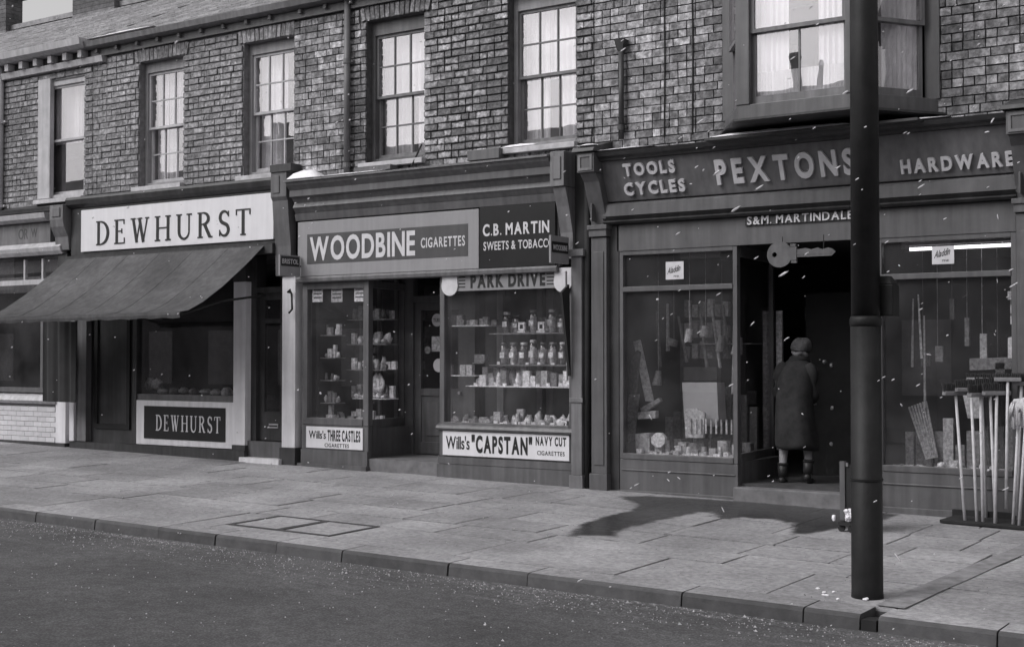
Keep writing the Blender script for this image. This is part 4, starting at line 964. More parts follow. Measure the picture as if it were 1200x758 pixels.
# header sign inside the top of the big window
pdv = thing('window_header_sign', 'striped header sign reading PARK DRIVE with round ends atop the sweet window', 'sign', (-9.25, 0, 2.37))
b = B(); b.box(-10.13, -8.4, -.045, -.025, 2.27, 2.49); b.build('panel', mat('header_enamel', .26, .4, .08, 4, .02), pdv)
for x in (-10.09, -8.45):
    b = B(); b.tube([(x, -.06, 2.34), (x, -.046, 2.34)], .125, 20); b.box(x-.115, x+.115, -.058, -.046, 2.34, 2.5); b.build('round_end', M_lettergrey, pdv)
lettering('PARK DRIVE', (-9.78, -.0455, 2.31), (1,0,0), (0,0,1), 1.08, .155, M_letterblack, pdv, .004, gap=.16, each='letter', bd=.045)
for k in range(4):
    for x0 in (-9.96, -8.68): B().box(x0, x0+.1, -.0465, -.0455, 2.31+k*.04, 2.325+k*.04).build('stripe', M_letterblack, pdv)
for px0, px1, py, l in ((365, 377, 331, 'left'), (387, 400, 331, 'middle'), (414, 426, 330, 'right')):
    xa, zt_ = W(px0, py, .01); xb, _ = W(px1, py, .01)
    t = thing('price_card', 'small white price card, %s of three hung in the left sweet shop window' % ('leftmost' if l == 'left' else 'middle one' if l == 'middle' else 'rightmost'), 'card', (xa, .03, zt_), 'price cards in the window')
    B().box(xa, xb, .03, .034, zt_-.26, zt_).build('card', GOODS[3] if l != 'middle' else GOODS[2], t)
    for k in range(4): B().box(xa+.02, xb-.02, .0285, .0295, zt_-.21+k*.05, zt_-.195+k*.05).build('print', M_letterblack, t)

# ---- goods in the sweet shop windows
ORD = ['leftmost', 'second', 'third', 'fourth', 'fifth', 'sixth', 'seventh', 'eighth', 'ninth', 'tenth', 'eleventh', 'twelfth', 'thirteenth', 'fourteenth', 'fifteenth', 'sixteenth']
shelfthing = lambda lab, xa, xb, y0, y1, z, m=None: tag(B().box(xa, xb, y0, y1, z-.012, z).build('shelf', m or MATS['goods_c']), lab, 'shelf')
JG = {}
def jar(x, y, z, h, r, fill, lab, grp):
    key = fill
    if key not in JG:
        t = thing('sweet_jar', lab, 'jar', (x, y, z), grp)
        B().tube([(x, y, z), (x, y, z+h*.82), (x, y, z+h*.88)], [r, r, r*.75], 14).build('glass', M_jar, t, smooth=True)
        b = B(); rr = random.Random(fill)
        for k in range(26):
            a = rr.uniform(0, 6.28); d_ = r*.72*math.sqrt(rr.random()); b.blob((x+d_*math.cos(a), y+d_*math.sin(a), z+.03+rr.random()*h*.66), (r*.24, r*.24, r*.22), 6, 4)
        b.tube([(x, y, z+.005), (x, y, z+h*.68)], r*.8, 10); b.build('sweets', GOODS[fill], t)
        B().tube([(x, y, z+h*.88), (x, y, z+h)], r*.82, 14).build('lid', GOODS[(fill+2) % 4], t, smooth=True)
        B().box(x-r*.62, x+r*.62, y-r*1.06, y-r*.95, z+h*.3, z+h*.55).build('label', GOODS[4 if fill % 2 else 3], t)
        JG[key] = (t, h); return t
    src, h0 = JG[key]; t = dup(src, (x, y, z), lab, grp); t.scale = (1, 1, h/h0); return t
jx = [W(px, 420, .4)[0] for px in (591, 602, 614, 625, 637, 648, 660)]
for i, x in enumerate(jx): jar(x, .4, 1.375, .27 if i not in (3,) else .3, .052, [2, 3, 1, 4, 2, 3, 1][i], '%s sweet jar on the long middle shelf of the sweet shop' % ORD[i], 'sweet jars')
jx = [W(px, 380, .45)[0] for px in (594, 606, 625, 647, 659)]
for i, x in enumerate(jx): jar(x, .45, 1.76, [.26, .22, .28, .28, .22][i], .055, [1, 2, 3, 4, 2][i], '%s sweet jar on the top shelf of the sweet shop' % ORD[i], 'sweet jars')
for i, px in enumerate((612, 635)):
    x = W(px, 380, .36)[0]; t = thing('boxed_packet', 'white square packet on the top shelf, %s of the tall jar' % ('left', 'right')[i], 'packet', (x, .36, 1.76))
    B().box(x-.045, x+.045, .34, .38, 1.79, 1.89).build('box', GOODS[4], t); B().box(x-.022, x+.022, .3385, .3395, 1.81, 1.86).build('print', M_letterblack, t); B().box(x-.06, x+.06, .33, .42, 1.762, 1.785).build('stand', GOODS[3], t)
shelfthing('top shelf of jars in the big sweet shop window', -9.75, -8.5, .3, .62, 1.758, GOODS[1])
shelfthing('middle shelf of jars in the big sweet shop window', -9.75, -8.5, .3, .62, 1.373, GOODS[1])
shelfthing('pale short shelf high at the left of the big sweet shop window', -10.28, -9.72, .25, .5, 1.86, GOODS[3])
shelfthing('long pale glass shelf of packets in the big sweet shop window', -10.05, -8.4, .22, .5, 1.115, GOODS[4])
shelfthing('short shelf at the left of the big sweet shop window, above the long one', -10.33, -9.95, .3, .55, 1.24, GOODS[3])
for px, w_, l in ((549, .05, 'left'), (586, .05, 'second'), (632, .04, 'third'), (644, .05, 'right')):
    x = WX(px, .95); tag(B().box(x-w_, x+w_, .95, .98, .6, 2.6).build('display_post', M_lightpaint), 'upright post behind the sweet window shelves, %s one' % {'left': 'leftmost', 'second': 'second from left', 'third': 'third from left', 'right': 'rightmost'}[l], 'post', 'display posts')
tag(B().box(-10.3, -8.3, .99, 1.02, .6, 2.6).build('partition', M_interior), 'dark board at the back of the big sweet shop window', 'panel')
def packet(x, y, z, w, d, h, g, lab, grp, kind='packet'):
    b = B()
    if kind == 'packet': b.box(x-w/2, x+w/2, y, y+d, z, z+h); o = b.build('sweet_packet', GOODS[g], bevel=.003)
    elif kind == 'bag': b.blob((x, y+d/2, z+h*.42), (w*.52, d*.7, h*.46), 9, 6, .28); o = b.build('sweet_bag', GOODS[g], smooth=True)
    else: b.tube([(x, y+d/2, z), (x, y+d/2, z+h*.3), (x, y+d/2, z+h*.55), (x, y+d/2, z+h)], [w*.4, w*.42, w*.36, w*.3], 10); o = b.build('bottle', GOODS[g], smooth=True)
    tag(o, lab, {'packet': 'packet', 'bag': 'bag', 'bottle': 'bottle'}[kind], grp); return o
x = -10.0; i = 0
while x < -8.48 and i < 14:
    w_ = random.uniform(.07, .11); packet(x+w_/2, random.uniform(.26, .36), 1.116, w_*.92, .05, random.uniform(.07, .19), random.choice([1, 2, 3, 4, 3]), '%s item from the left on the long glass shelf' % ORD[i], 'packets on the glass shelf', random.choice(['packet', 'packet', 'bag', 'packet'])); x += w_+.012; i += 1
x = -10.32; i = 0
while x < -8.45 and i < 15:
    w_ = random.uniform(.08, .14); packet(x+w_/2, random.uniform(.2, .4), .585, w_*.95, .08, random.uniform(.08, .22), random.choice([1, 2, 3, 4, 2]), '%s from the left along the window floor of the sweet shop' % ORD[i], 'sweets on the window floor', random.choice(['packet', 'bag', 'bag'])); x += w_+.01; i += 1
for i in range(8):
    x = WX(582+i*11, .14); t = B().box(x-.03, x+.03, .12, .15, .585+.06, .585+.11).build('price_ticket', GOODS[4]); tag(t, '%s tiny white price ticket at the front of the sweet window floor' % ORD[i], 'ticket', 'price tickets')
for i, (x, g_) in enumerate(((-10.2, 2), (-10.1, 3), (-10.25, 1))):
    packet(x, .36, 1.241 if i < 2 else 1.861, .09, .06, .13, g_, ['small packet at the left end of the short shelf', 'paler packet beside the one on the short shelf', 'dark packet on the high short shelf'][i], 'packets on the short shelf')
packet(-9.9, .3, 1.4, .16, .08, .1, 1, 'flat dull box standing left of the middle row of jars', 'packets on the short shelf')
tag(B().box(-9.99, -9.82, .28, .40, 1.385, 1.398).build('shelf', GOODS[1]), 'tiny bracket shelf left of the middle row of jars', 'shelf')
# left window
sx0, sx1 = -12.2, -11.5
for k, z in enumerate((1.97, 1.64, 1.3, .92)):
    shelfthing('%s glass shelf in the narrow left window of the sweet shop' % ['top', 'second', 'third', 'bottom'][k], sx0 if k < 3 else -12.1, sx1-.02, .45, .72, z, GOODS[1 if k < 3 else 3])
    x = sx0+.03; i = 0
    while x < sx1-.1:
        w_ = random.uniform(.05, .1); packet(x+w_/2, .5, z+.001, w_*.9, .05, random.uniform(.07, .16), random.choice([1, 2, 3, 4]), '%s item on the %s shelf of the narrow sweet window' % (ORD[i], ['top', 'second', 'third', 'bottom'][k]), 'goods on the narrow window shelves', random.choice(['packet', 'bottle', 'bag'])); x += w_+.02; i += 1
x = -12.4; i = 0
while x < -11.6:
    w_ = random.uniform(.08, .13); packet(x+w_/2, random.uniform(.15, .35), .56, w_, .08, random.uniform(.08, .14), random.choice([1, 2, 3, 4]), '%s item on the floor of the narrow sweet window' % ORD[i], 'goods on the narrow window floor', random.choice(['packet', 'bag'])); x += w_+.01; i += 1
tag(B().box(-12.5, -11.66, .98, 1.0, .56, 2.6).build('partition', M_interior), 'dark board behind the narrow sweet shop window', 'panel')
for k, (x, y) in enumerate(((-12.25, .8), (-11.72, .9), (-11.98, .85))):
    tag(B().box(x-.03, x+.03, y, y+.03, .56, 2.6).build('display_post', M_lightpaint), 'thin upright in the narrow sweet window, %s' % ['left one', 'right one', 'middle one'][k], 'post', 'display posts')
def stock(x0, x1, y, z, base, grp, hmin, hmax, gs, kinds, n=16, wmin=.05, wmax=.1, gap=.008, yj=.04):
    x = x0; i = 0
    while x < x1-.03 and i < n:
        w_ = random.uniform(wmin, wmax); packet(x+w_/2, y+random.uniform(-yj, yj), z, w_*.94, .05, random.uniform(hmin, hmax), random.choice(gs), '%s %s' % (ORD[i], base), grp, random.choice(kinds)); x += w_+gap; i += 1
def tickets(n, x0, x1, y, z, where, h=.035, w=.05):
    for i in range(n):
        x = x0+(x1-x0)*(i+.5)/n+random.uniform(-.02, .02)
        tag(B().box(x-w/2*random.uniform(.6, 1.3), x+w/2, y, y+.006, z, z+h*random.uniform(.7, 1.3)).build('price_ticket', GOODS[4]), '%s small white ticket %s' % (ORD[i], where), 'ticket', 'price tickets')
tickets(10, -10.0, -8.45, .235, 1.117, 'along the edge of the long glass shelf')
tickets(6, -9.7, -8.52, .31, 1.375, 'along the edge of the middle jar shelf', .03, .04)
tickets(7, -12.42, -11.55, .13, .565, 'along the front of the narrow sweet window')
tickets(14, -7.6, -6.38, .10, .36, 'along the front of the left hardware window', .03, .07)
tickets(9, -4.66, -3.5, .11, .36, 'along the front of the right hardware window', .035, .07)
PB = ['packet', 'packet', 'bag']
stock(-9.98, -8.45, .44, 1.116, 'taller item in the back row of the long glass shelf', 'packets on the glass shelf', .14, .26, [1, 2, 2, 3], PB, wmin=.08, wmax=.11)
stock(-10.3, -8.42, .48, .585, 'heaped item in the middle row of the sweet window floor', 'sweets on the window floor', .14, .26, [1, 2, 2, 3, 4], ['bag', 'packet', 'bag'], wmin=.1, wmax=.13)
stock(-10.2, -8.5, .16, .585, 'little item in the front row of the sweet window floor', 'sweets on the window floor', .04, .09, [2, 3, 4], ['packet', 'bag'], wmin=.07, wmax=.12)
stock(-10.25, -9.76, .36, 1.861, 'small packet on the short high shelf', 'packets on the short shelf', .06, .14, [1, 2, 3], PB, wmin=.07)
stock(-9.72, -8.5, .54, 1.374, 'carton behind the middle row of jars', 'cartons behind the jars', .14, .22, [1, 1, 2], ['packet'], wmin=.08, wmax=.12)
stock(-9.72, -8.5, .56, 1.76, 'carton behind the top row of jars', 'cartons behind the jars', .12, .2, [1, 1, 2], ['packet'], wmin=.08, wmax=.14)
stock(-12.45, -12.22, .3, .56, 'upright packet at the left corner of the narrow sweet window', 'goods at the window corner', .15, .3, [1, 2, 3], PB, n=3)
for k, z in enumerate((.86, 1.16, 1.46, 1.76)):
    shelfthing('%s little corner shelf at the left of the narrow sweet window' % ['lowest', 'second', 'third', 'highest'][k], -12.45, -12.18, .2, .4, z, GOODS[1])
    stock(-12.44, -12.18, .28, z+.001, 'trinket on the %s corner shelf of the narrow sweet window' % ['lowest', 'second', 'third', 'highest'][k], 'trinkets on the corner shelves', .06, .18, [1, 2, 3, 4], ['bag', 'bottle', 'packet'], n=4, wmin=.04, wmax=.08, yj=.03)
for k, z in enumerate((.921, 1.301, 1.641, 1.971)):
    stock(-12.15, -11.55, .62, z, 'item in the back row of the %s shelf of the narrow sweet window' % ['bottom', 'third', 'second', 'top'][k], 'goods on the narrow window shelves', .1, .2, [1, 2, 3], PB, n=8)
stock(-12.1, -11.6, .46, .921, 'loose sweet bag at the front of the bottom shelf of the narrow sweet window', 'goods on the narrow window shelves', .04, .1, [3, 4, 2], ['bag'], n=9, wmin=.05, wmax=.08, yj=.02)
stock(-12.4, -11.58, .5, .56, 'carton in the back row of the narrow sweet window floor', 'goods on the narrow window floor', .1, .22, [1, 2, 3], PB, n=9)
# scalloped fan of cards behind the return glass
t = thing('fan_display', 'pale ribbed tulip-shaped display stand behind the angled glass by the shop door', 'display', (-11.75, .6, .6))
b = B(); B().tube([(-11.78, .62, .56), (-11.78, .62, 1.0)], .012, 8).build('stem', M_metal, t)
for k in range(6):
    a = (k-2.5)*.16; b = B(); x = -11.78; pts = []
    for s_ in range(6):
        f = s_/5; rr_ = .16*math.sin(math.pi*(.15+.75*f)); pts.append((x+math.sin(a*2.0)*rr_*.8, .60, .98+f*.27))
    b.tube(pts, [.012, .02, .024, .022, .018, .01], 6); b.build('rib', GOODS[4 if k % 2 else 3], t, smooth=True)

# --- hardware shop
S3 = H[3]
room(S3, -7.85, -3.3, y1=4.2, zt=2.72, z0=.12, m=M_interior2)
RAKE = .19
def ry(z): return -.06-RAKE*(z-3.22)/.5
b = B(); b.prof(-7.87, -3.35, [(.011, 3.20), (-.06, 3.22), (ry(3.655), 3.655), (.011, 3.655)]); fas = b.build('fascia', M_pexton, S3)
b = B(); b.prof(-7.95, -3.3, [(.011, 3.658), (-.27, 3.658), (-.28, 3.68), (-.33, 3.70), (-.36, 3.745), (-.30, 3.752), (.011, 3.80)]); b.build('cornice', M_darkpaint, S3)
b = B(); b.prof(-7.87, -3.35, [(.011, 3.03), (-.09, 3.03), (-.12, 3.05), (-.12, 3.17), (-.09, 3.196), (.011, 3.196)]); b.build('blind_box', M_pexlight, S3)
b = B(); b.prof(-7.87, -3.35, [(.011, 2.96), (-.1, 2.965), (-.13, 2.985), (-.11, 3.005), (-.14, 3.027), (.011, 3.027)]); b.build('moulding', M_darkpaint, S3)
B().box(-7.74, -3.38, -.03, .05, 2.66, 2.955).build('fascia_board', M_pexlight, S3)
V = Vector((0, -RAKE, .5))
def pl_letters(s, px0, px1, z0, h, **k):
    x0 = W(px0, 200, -.12)[0]; x1 = W(px1, 200, -.12)[0]
    return x0, x1, (x0, ry(z0)-.002, z0), h
B().box(-6.4, -4.15, -.53, -.362, 3.725, 3.75).build('added_ledge', M_darkpaint, S3)  # added ledge, carries the snow strip forward out of the bay's shade
hs_ = thing('hardware_sign', 'raised grey capitals TOOLS, CYCLES, PEXTONS and HARDWARE along the dark hardware shop fascia', 'sign', (-5.6, -.1, 3.3))
for s, p0, p1, z0, h in (('TOOLS', 735, 795, 3.49, .135), ('CYCLES', 732, 803, 3.285, .135), ('PEXTONS', 841, 1003, 3.33, .26), ('HARDWARE', 1056, 1188, 3.29, .135)):
    x0 = W(p0, 200, -.12)[0]; x1 = W(p1, 200, -.12)[0]
    lettering(s, (x0, ry(z0)-.001, z0), (1,0,0), V, x1-x0, h, M_lettergrey, hs_, .03, gap=.2 if s != 'PEXTONS' else .26, each='letter', bd=.04)
t = thing('owner_sign', 'smaller raised grey capitals naming the owner on the board above the open doorway', 'sign', (-5.5, -.04, 2.9))
x0 = W(876, 255, -.05)[0]; B().box(x0-.03, -4.9, -.05, -.031, 2.86, 3.0 -.045).build('board', M_darkpaint, t)
lettering('S&M. MARTINDALE', (x0, -.051, 2.87), (1,0,0), (0,0,1), 1.16, .088, M_lettergrey, t, .012, gap=.15, each='letter', bd=.02)
# pilasters and raking consoles
for k, (x0, x1) in enumerate(((-8.04, -7.84), (-3.36, -3.12))):
    pilaster(S3, x0, x1, -.1, 2.96, m=M_pexlight if k == 0 else M_midpaint, y=-.1)
    b = B(); b.prof(x0, x1, [(.0, 2.962), (-.1, 2.962), (-.12, 3.08), (-.26, 3.44), (-.32, 3.5), (-.34, 3.53), (0, 3.53)]); b.box(x0+.05, x0+.07, -.2, -.0, 3.0, 3.2)
    b.box(x0-.01, x1+.01, -.39, 0, 3.531, 3.75); b.build('console', M_pexlight, S3, bevel=.004)
    b = B(); w_ = .028; b.box(x0+.01, x1-.01, -.402, -.391, 3.55, 3.55+w_); b.box(x0+.01, x1-.01, -.402, -.391, 3.73-w_, 3.73); b.box(x0+.01, x0+.01+w_, -.402, -.391, 3.55+w_, 3.73-w_); b.box(x1-.01-w_, x1-.01, -.402, -.391, 3.55+w_, 3.73-w_); b.build('console_panel', M_lightpaint, S3)
    b = B(); b.prof(x0-.05, x1+.03, [(.011, 3.92), (-.42, 3.80), (-.44, 3.76), (.0, 3.752)]); b.build('console_cap', M_darkpaint, S3)
B().box(-7.84, -7.72, -.03, .1, -.1, 2.955).build('window_post', M_darkpaint, S3)
def tall_win(xa, xb, zt, zb, ztr, pane_m=M_g):
    b = B(); w = .05
    b.box(xa, xa+w, -.02, .06, zb, zt); b.box(xb-w, xb, -.02, .06, zb, zt); b.box(xa+w, xb-w, -.02, .06, zt-w, zt); b.box(xa+w, xb-w, -.03, .06, zb, zb+.06); b.box(xa+w, xb-w, -.03, .06, ztr, ztr+.055)
    f = b.build('window_frame', M_pexlight, S3, bevel=.003)
    B().box(xa+w-.004, xb-w+.004, .02, .026, zb+.055, ztr+.005).build('shop_window_pane', pane_m, f); B().box(xa+w-.004, xb-w+.004, .02, .026, ztr+.05, zt-w+.005).build('shop_window_pane', pane_m, f)
    return f
tall_win(-7.72, -6.27, 2.66, .33, 2.2); tall_win(-4.74, -3.38, 2.66, .33, 2.24)
for a, c in ((-7.72, -6.27), (-4.74, -3.38)):
    b = B(); b.box(a, c, -.02, .08, -.12, .325); b.box(a, c, -.05, -.021, -.14, -.02); b.box(a+.03, c-.03, -.032, -.021, .2, .215); b.build('stall_riser', M_pexlight, S3, bevel=.004)
    B().box(a, c, .09, 1.1, .1, .345).build('display_floor', M_midpaint, S3)
# entrance returns and step
b = B(); b.bar((-6.45, 1.3), (-6.30, .08), -.1, .38, -.02, .03); b.build('stall_riser', M_pexton, S3)
b = B(); b.bar((-6.45, 1.3), (-6.30, .08), .381, .43, -.02, .03); b.bar((-6.45, 1.3), (-6.30, .08), 2.55, 2.66, -.02, .03); b.bar((-6.45, 1.3), (-6.44, 1.24), .431, 2.55, -.02, .03)
f5 = b.build('window_frame', M_pexlight, S3); B().bar((-6.44, 1.24), (-6.30, .08), .42, 2.56, .0, .005).build('shop_window_pane', M_g, f5)
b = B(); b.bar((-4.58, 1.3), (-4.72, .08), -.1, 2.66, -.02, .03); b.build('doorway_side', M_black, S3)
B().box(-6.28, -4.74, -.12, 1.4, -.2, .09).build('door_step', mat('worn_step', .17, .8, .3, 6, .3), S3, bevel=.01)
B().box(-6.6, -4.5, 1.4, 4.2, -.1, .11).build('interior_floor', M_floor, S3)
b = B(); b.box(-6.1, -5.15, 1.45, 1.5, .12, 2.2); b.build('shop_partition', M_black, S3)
# key sign
t = thing('key_sign', 'giant dull metal key hanging as a sign in the hardware shop doorway', 'sign', (-5.7, -.08, 2.54))
n = 28; cx, cz, r = -5.75, 2.535, .135; vs = []; fs = []
for y in (-.1, -.075):
    for k in range(n):
        a = 2*math.pi*k/n; vs.append((cx+r*math.cos(a)*(1.03 if abs(math.sin(a)) < .9 else 1), y, cz+r*math.sin(a)))
    for k in range(n):
        a = 2*math.pi*k/n; vs.append((cx-.055+.026*math.cos(a), y, cz+.026*math.sin(a)))
for k in range(n):
    k2 = (k+1) % n
    fs += [(k, k2, n+k2, n+k), (2*n+k, 3*n+k, 3*n+k2, 2*n+k2), (k, 2*n+k, 2*n+k2, k2), (n+k, n+k2, 3*n+k2, 3*n+k)]
B().add(vs, fs).build('bow', M_key, t)
b = B(); b.box(-5.63, -5.56, -.108, -.068, 2.47, 2.61); b.box(-5.62, -5.56, -.106, -.07, 2.44, 2.465); b.box(-5.63, -5.57, -.106, -.07, 2.615, 2.64)
b.poly_xz([(-5.56, 2.5), (-5.18, 2.5), (-5.14, 2.54), (-5.18, 2.575), (-5.22, 2.585), (-5.28, 2.57), (-5.33, 2.59), (-5.4, 2.575), (-5.46, 2.59), (-5.56, 2.58)], -.1, -.08); b.box(-5.56, -5.18, -.104, -.1005, 2.525, 2.545); b.build('blade', M_key, t)
for x in (-5.72, -5.27): B().tube([(x, -.088, 2.57 if x > -5.5 else 2.66), (x, -.088, 2.72)], .005, 6).build('hook', M_black, t)
# stickers
for px0, px1, py0, py1, l in ((780, 801, 307, 327, 'white square sticker with slanted script in the left hardware shop window'), (1092, 1118, 289, 309, 'white square sticker with slanted script in the right hardware shop window')):
    xa, zt_ = W(px0, py0, .01); xb, zb_ = W(px1, py1, .01); t = thing('window_sticker', l, 'sticker', (xa, .012, zb_))
    B().box(xa, xb, .012, .016, zb_, zt_).build('paper', M_letterwhite, t)
    lettering('Aladdin', (xa+.02, .0115, zb_+.06), (1, 0, .22), (0,0,1), (xb-xa)*.72, .07, M_letterblack, t, .001, gap=.06, shear=.25)
    lettering('PINK', (xa+.1, .0115, zb_+.025), (1,0,0), (0,0,1), .07, .02, M_letterblack, t, .001)
# fluorescent tube
t = thing('fluorescent_tube', 'long bright fluorescent tube glowing at the top of the right hardware window', 'lamp', (-3.9, .5, 2.6))
em = bpy.data.materials.new('tube_light'); em.use_nodes = True; p_ = em.node_tree.nodes['Principled BSDF']; p_.inputs['Emission Color'].default_value = c4(1)[:3]+(1,); p_.inputs['Emission Strength'].default_value = 2.2
xa, z = W(1064, 294, .5); xb, z2 = W(1192, 288, .5)
B().tube([(xa, .5, 2.575), (xb, .5, 2.575)], .018, 10).build('tube', em, t, smooth=True)
B().box(xa-.05, xb+.05, .46, .54, 2.61, 2.66).build('fitting', M_lightpaint, t)
for x in (xa, xb): B().box(x-.02, x+.02, .48, .52, 2.55, 2.61).build('lamp_holder', M_lightpaint, t)
t2 = thing('ceiling_lamp', 'short bright strip lamp seen at the left of the right hardware window', 'lamp', (-4.5, .9, 2.58))
xa2, zz = W(1037, 296, 1.2); xb2, _ = W(1049, 295, 1.2); B().box(xa2, xb2, 1.18, 1.22, zz-.02, zz+.02).build('tube', em, t2); B().box(xa2-.02, xb2+.02, 1.17, 1.23, zz+.021, zz+.05).build('fitting', M_midpaint, t2)

# goods behind the left hardware window
def leaning(lab, cat, name, pts, m, y0, y1, group=None):
    return tag(B().poly_xz([(W(px, py, y0)[0], W(px, py, y0)[1]) for px, py in pts], y0, y1).build(name, m, bevel=.004), lab, cat, group)
leaning('light cabinet panel with a dark top leaning in the left hardware window', 'cabinet', 'cabinet', [(799, 448), (840, 448), (842, 492), (836, 500), (802, 495)], mat('pale_cabinet', .42, .5, .1), .5, .7)
leaning('dark strip along the top of the light cabinet in the hardware window', 'panel', 'dark_panel', [(801, 430), (840, 430), (840, 446), (801, 446)], M_black, .5, .6)
leaning('long broad saw blade leaning to the left in the hardware window', 'saw', 'hand_saw', [(742, 400), (750, 398), (766, 470), (756, 470)], GOODS[2], .35, .37)
leaning('dark spade blade standing at the left end of the hardware window', 'spade', 'spade', [(737, 462), (748, 462), (742, 515), (735, 518), (731, 508)], GOODS[1], .3, .34)
leaning('dark bar-like tool leaning above the spade in the hardware window', 'tool', 'crowbar', [(736, 430), (746, 410), (750, 412), (745, 462), (738, 462)], GOODS[0], .32, .35)
leaning('angled plane tool lying across the hardware window', 'tool', 'wood_plane', [(750, 478), (772, 466), (774, 470), (752, 486)], GOODS[1], .3, .36)
leaning('small pale boxed tool in the hardware window', 'box', 'tool_box', [(747, 483), (768, 481), (768, 490), (747, 491)], GOODS[2], .28, .36)
leaning('printed carton with dark lid standing at the left of the hardware window floor', 'box', 'carton', [(744, 508), (761, 507), (761, 530), (745, 530)], GOODS[2], .22, .34)
leaning('round-faced pale tin beside the printed carton in the hardware window', 'tin', 'tin', [(763, 512), (768, 507), (774, 507), (779, 512), (779, 519), (774, 524), (768, 524), (763, 519)], GOODS[3], .24, .3)
leaning('pale display card of knives under the cabinet in the hardware window', 'card', 'display_card', [(802, 480), (816, 478), (826, 484), (824, 513), (803, 513)], GOODS[2], .34, .38)
shelfthing('dark shelf of hanging goods at the top of the left hardware window', -7.1, -6.35, .5, .8, 1.62, GOODS[0])
for i in range(9):
    px = 809+i*6; x = WX(px, .33); tag(B().tube([(x, .33, .62), (x, .33, .78)], [.012, .01], 6).build('knife', GOODS[3 if i % 2 else 2]), '%s of the upright tool handles right of the display card' % ORD[i], 'tool', 'small upright tools')
x = -7.6; i = 0
while x < -6.4 and i < 16:
    w_ = random.uniform(.06, .1); packet(x+w_/2, random.uniform(.1, .2), .346, w_*.9, .06, random.uniform(.025, .09), random.choice([2, 3, 4]), '%s small carton along the front of the left hardware window' % ORD[i], 'small cartons in the hardware window'); x += w_+.008; i += 1
x = -7.5; i = 0
while x < -6.45 and i < 9:
    w_ = random.uniform(.1, .14); packet(x+w_/2, random.uniform(.4, .6), .346, w_*.9, .1, random.uniform(.12, .22), random.choice([0, 1, 1, 2]), '%s darker box in the second row of the left hardware window' % ORD[i], 'dark boxes in the hardware window'); x += w_+.01; i += 1
for i in range(3):
    for k in range(6):
        x = WX(806+k*9, .8); z = 1.45+i*.24
        tag(B().box(x-.035, x+.035, .78, .84, z, z+.14+.03*((k*7+i) % 3)).build('hanging_tool', GOODS[(k+i) % 2]), '%s dark tool hanging in row %s behind the left hardware window' % (ORD[k], ['three, lowest', 'two, middle', 'one, topmost'][i]), 'tool', 'tools hanging in the dark')
stock(-7.62, -6.42, .9, .346, 'tall box standing at the back of the left hardware window', 'dark boxes in the hardware window', .35, .8, [0, 0, 1, 1], ['packet'], n=11, wmin=.08, wmax=.16)
stock(-7.62, -6.42, .28, .37, 'jumbled tin in the second row of the left hardware window', 'tins in the hardware window', .06, .16, [1, 2, 2, 3], ['packet', 'bottle', 'bag'], n=14, wmin=.06, wmax=.1)
for i in range(8):
    x0 = -7.55+i*.14; l_ = random.uniform(.4, .9); zt_ = random.uniform(1.9, 2.15)
    tag(B().tube([(x0, .55, zt_), (x0+random.uniform(-.05, .1), .57, zt_-l_)], [.014, random.uniform(.015, .03)], 8).build('hanging_tool', GOODS[i % 2]), '%s long tool hanging from the top of the left hardware window' % ORD[i], 'tool', 'long tools hanging in the window')
for i in range(6):
    x0 = -7.5+i*.2; z_ = random.uniform(1.0, 1.7); b = B(); b.tube([(x0, .45, z_), (x0+.02, .46, z_+random.uniform(.08, .2))], [random.uniform(.04, .07), random.uniform(.03, .06)], 12); b.tube([(x0+.02, .46, z_+.06), (x0+.02, .46, 2.7)], .004, 5)
    tag(b.build('hanging_pan', GOODS[[1, 0, 2, 1, 0, 1][i]], smooth=False), '%s round can hanging at mid height in the left hardware window' % ORD[i], 'can', 'cans hanging in the window')
stock(-4.66, -3.5, .5, .346, 'box in the back row of the right hardware window', 'boxes at the back of the right window', .2, .6, [0, 1, 1, 2], PB, n=10, wmin=.08, wmax=.14)
for i in range(7):
    x0 = -4.5+i*.15; z_ = random.uniform(1.2, 1.9); tag(B().box(x0, x0+random.uniform(.04, .1), .6, .64, z_, z_+random.uniform(.1, .35)).tube([(x0+.02, .62, z_+.08), (x0+.02, .62, 2.7)], .004, 5).build('hanging_tool', GOODS[[0, 1, 0, 1, 2, 0, 1][i]]), '%s dim tool hanging at the back of the right hardware window' % ORD[i], 'tool', 'tools hanging in the right window')
for i in range(9):
    x0 = -6.3+i*.17; z_ = [1.9, .9, 1.5, .6, 1.2, 1.75, .8, 1.4, 1.05][i]; tag(B().box(x0, x0+.1, 1.9, 1.98, z_, z_+.16).build('shelf_box', GOODS[[0, 1, 0, 0, 1, 0, 2, 1, 0][i]]), '%s dim box on the dark shelves inside the hardware doorway' % ORD[i], 'box', 'boxes inside the doorway')
# interior of doorway: shelving with faint goods, pale post
x, z = W(913, 440, 1.3); tag(B().box(x-.035, x+.035, 1.3, 1.34, .4, 2.0).build('pale_post', GOODS[2]), 'pale striped post just inside the doorway left of the shopper', 'post')
for k, (px, py) in enumerate(((966, 424), (974, 428), (975, 478), (974, 520), (955, 462))):
    x, z = W(px, py, 1.15); b = B(); b.blob((x, 1.15, z), (.018, .02, .022), jit=.3); tag(b.build('hanging_goods', GOODS[2], smooth=True), ['small bright item hanging inside the doorway, left of the top pair', 'small bright item hanging inside the doorway, right of the top pair', 'pale item on the doorway shelf at waist height', 'pale bag low inside the doorway', 'dim item right of the shopper\'s shoulder'][k], 'goods')
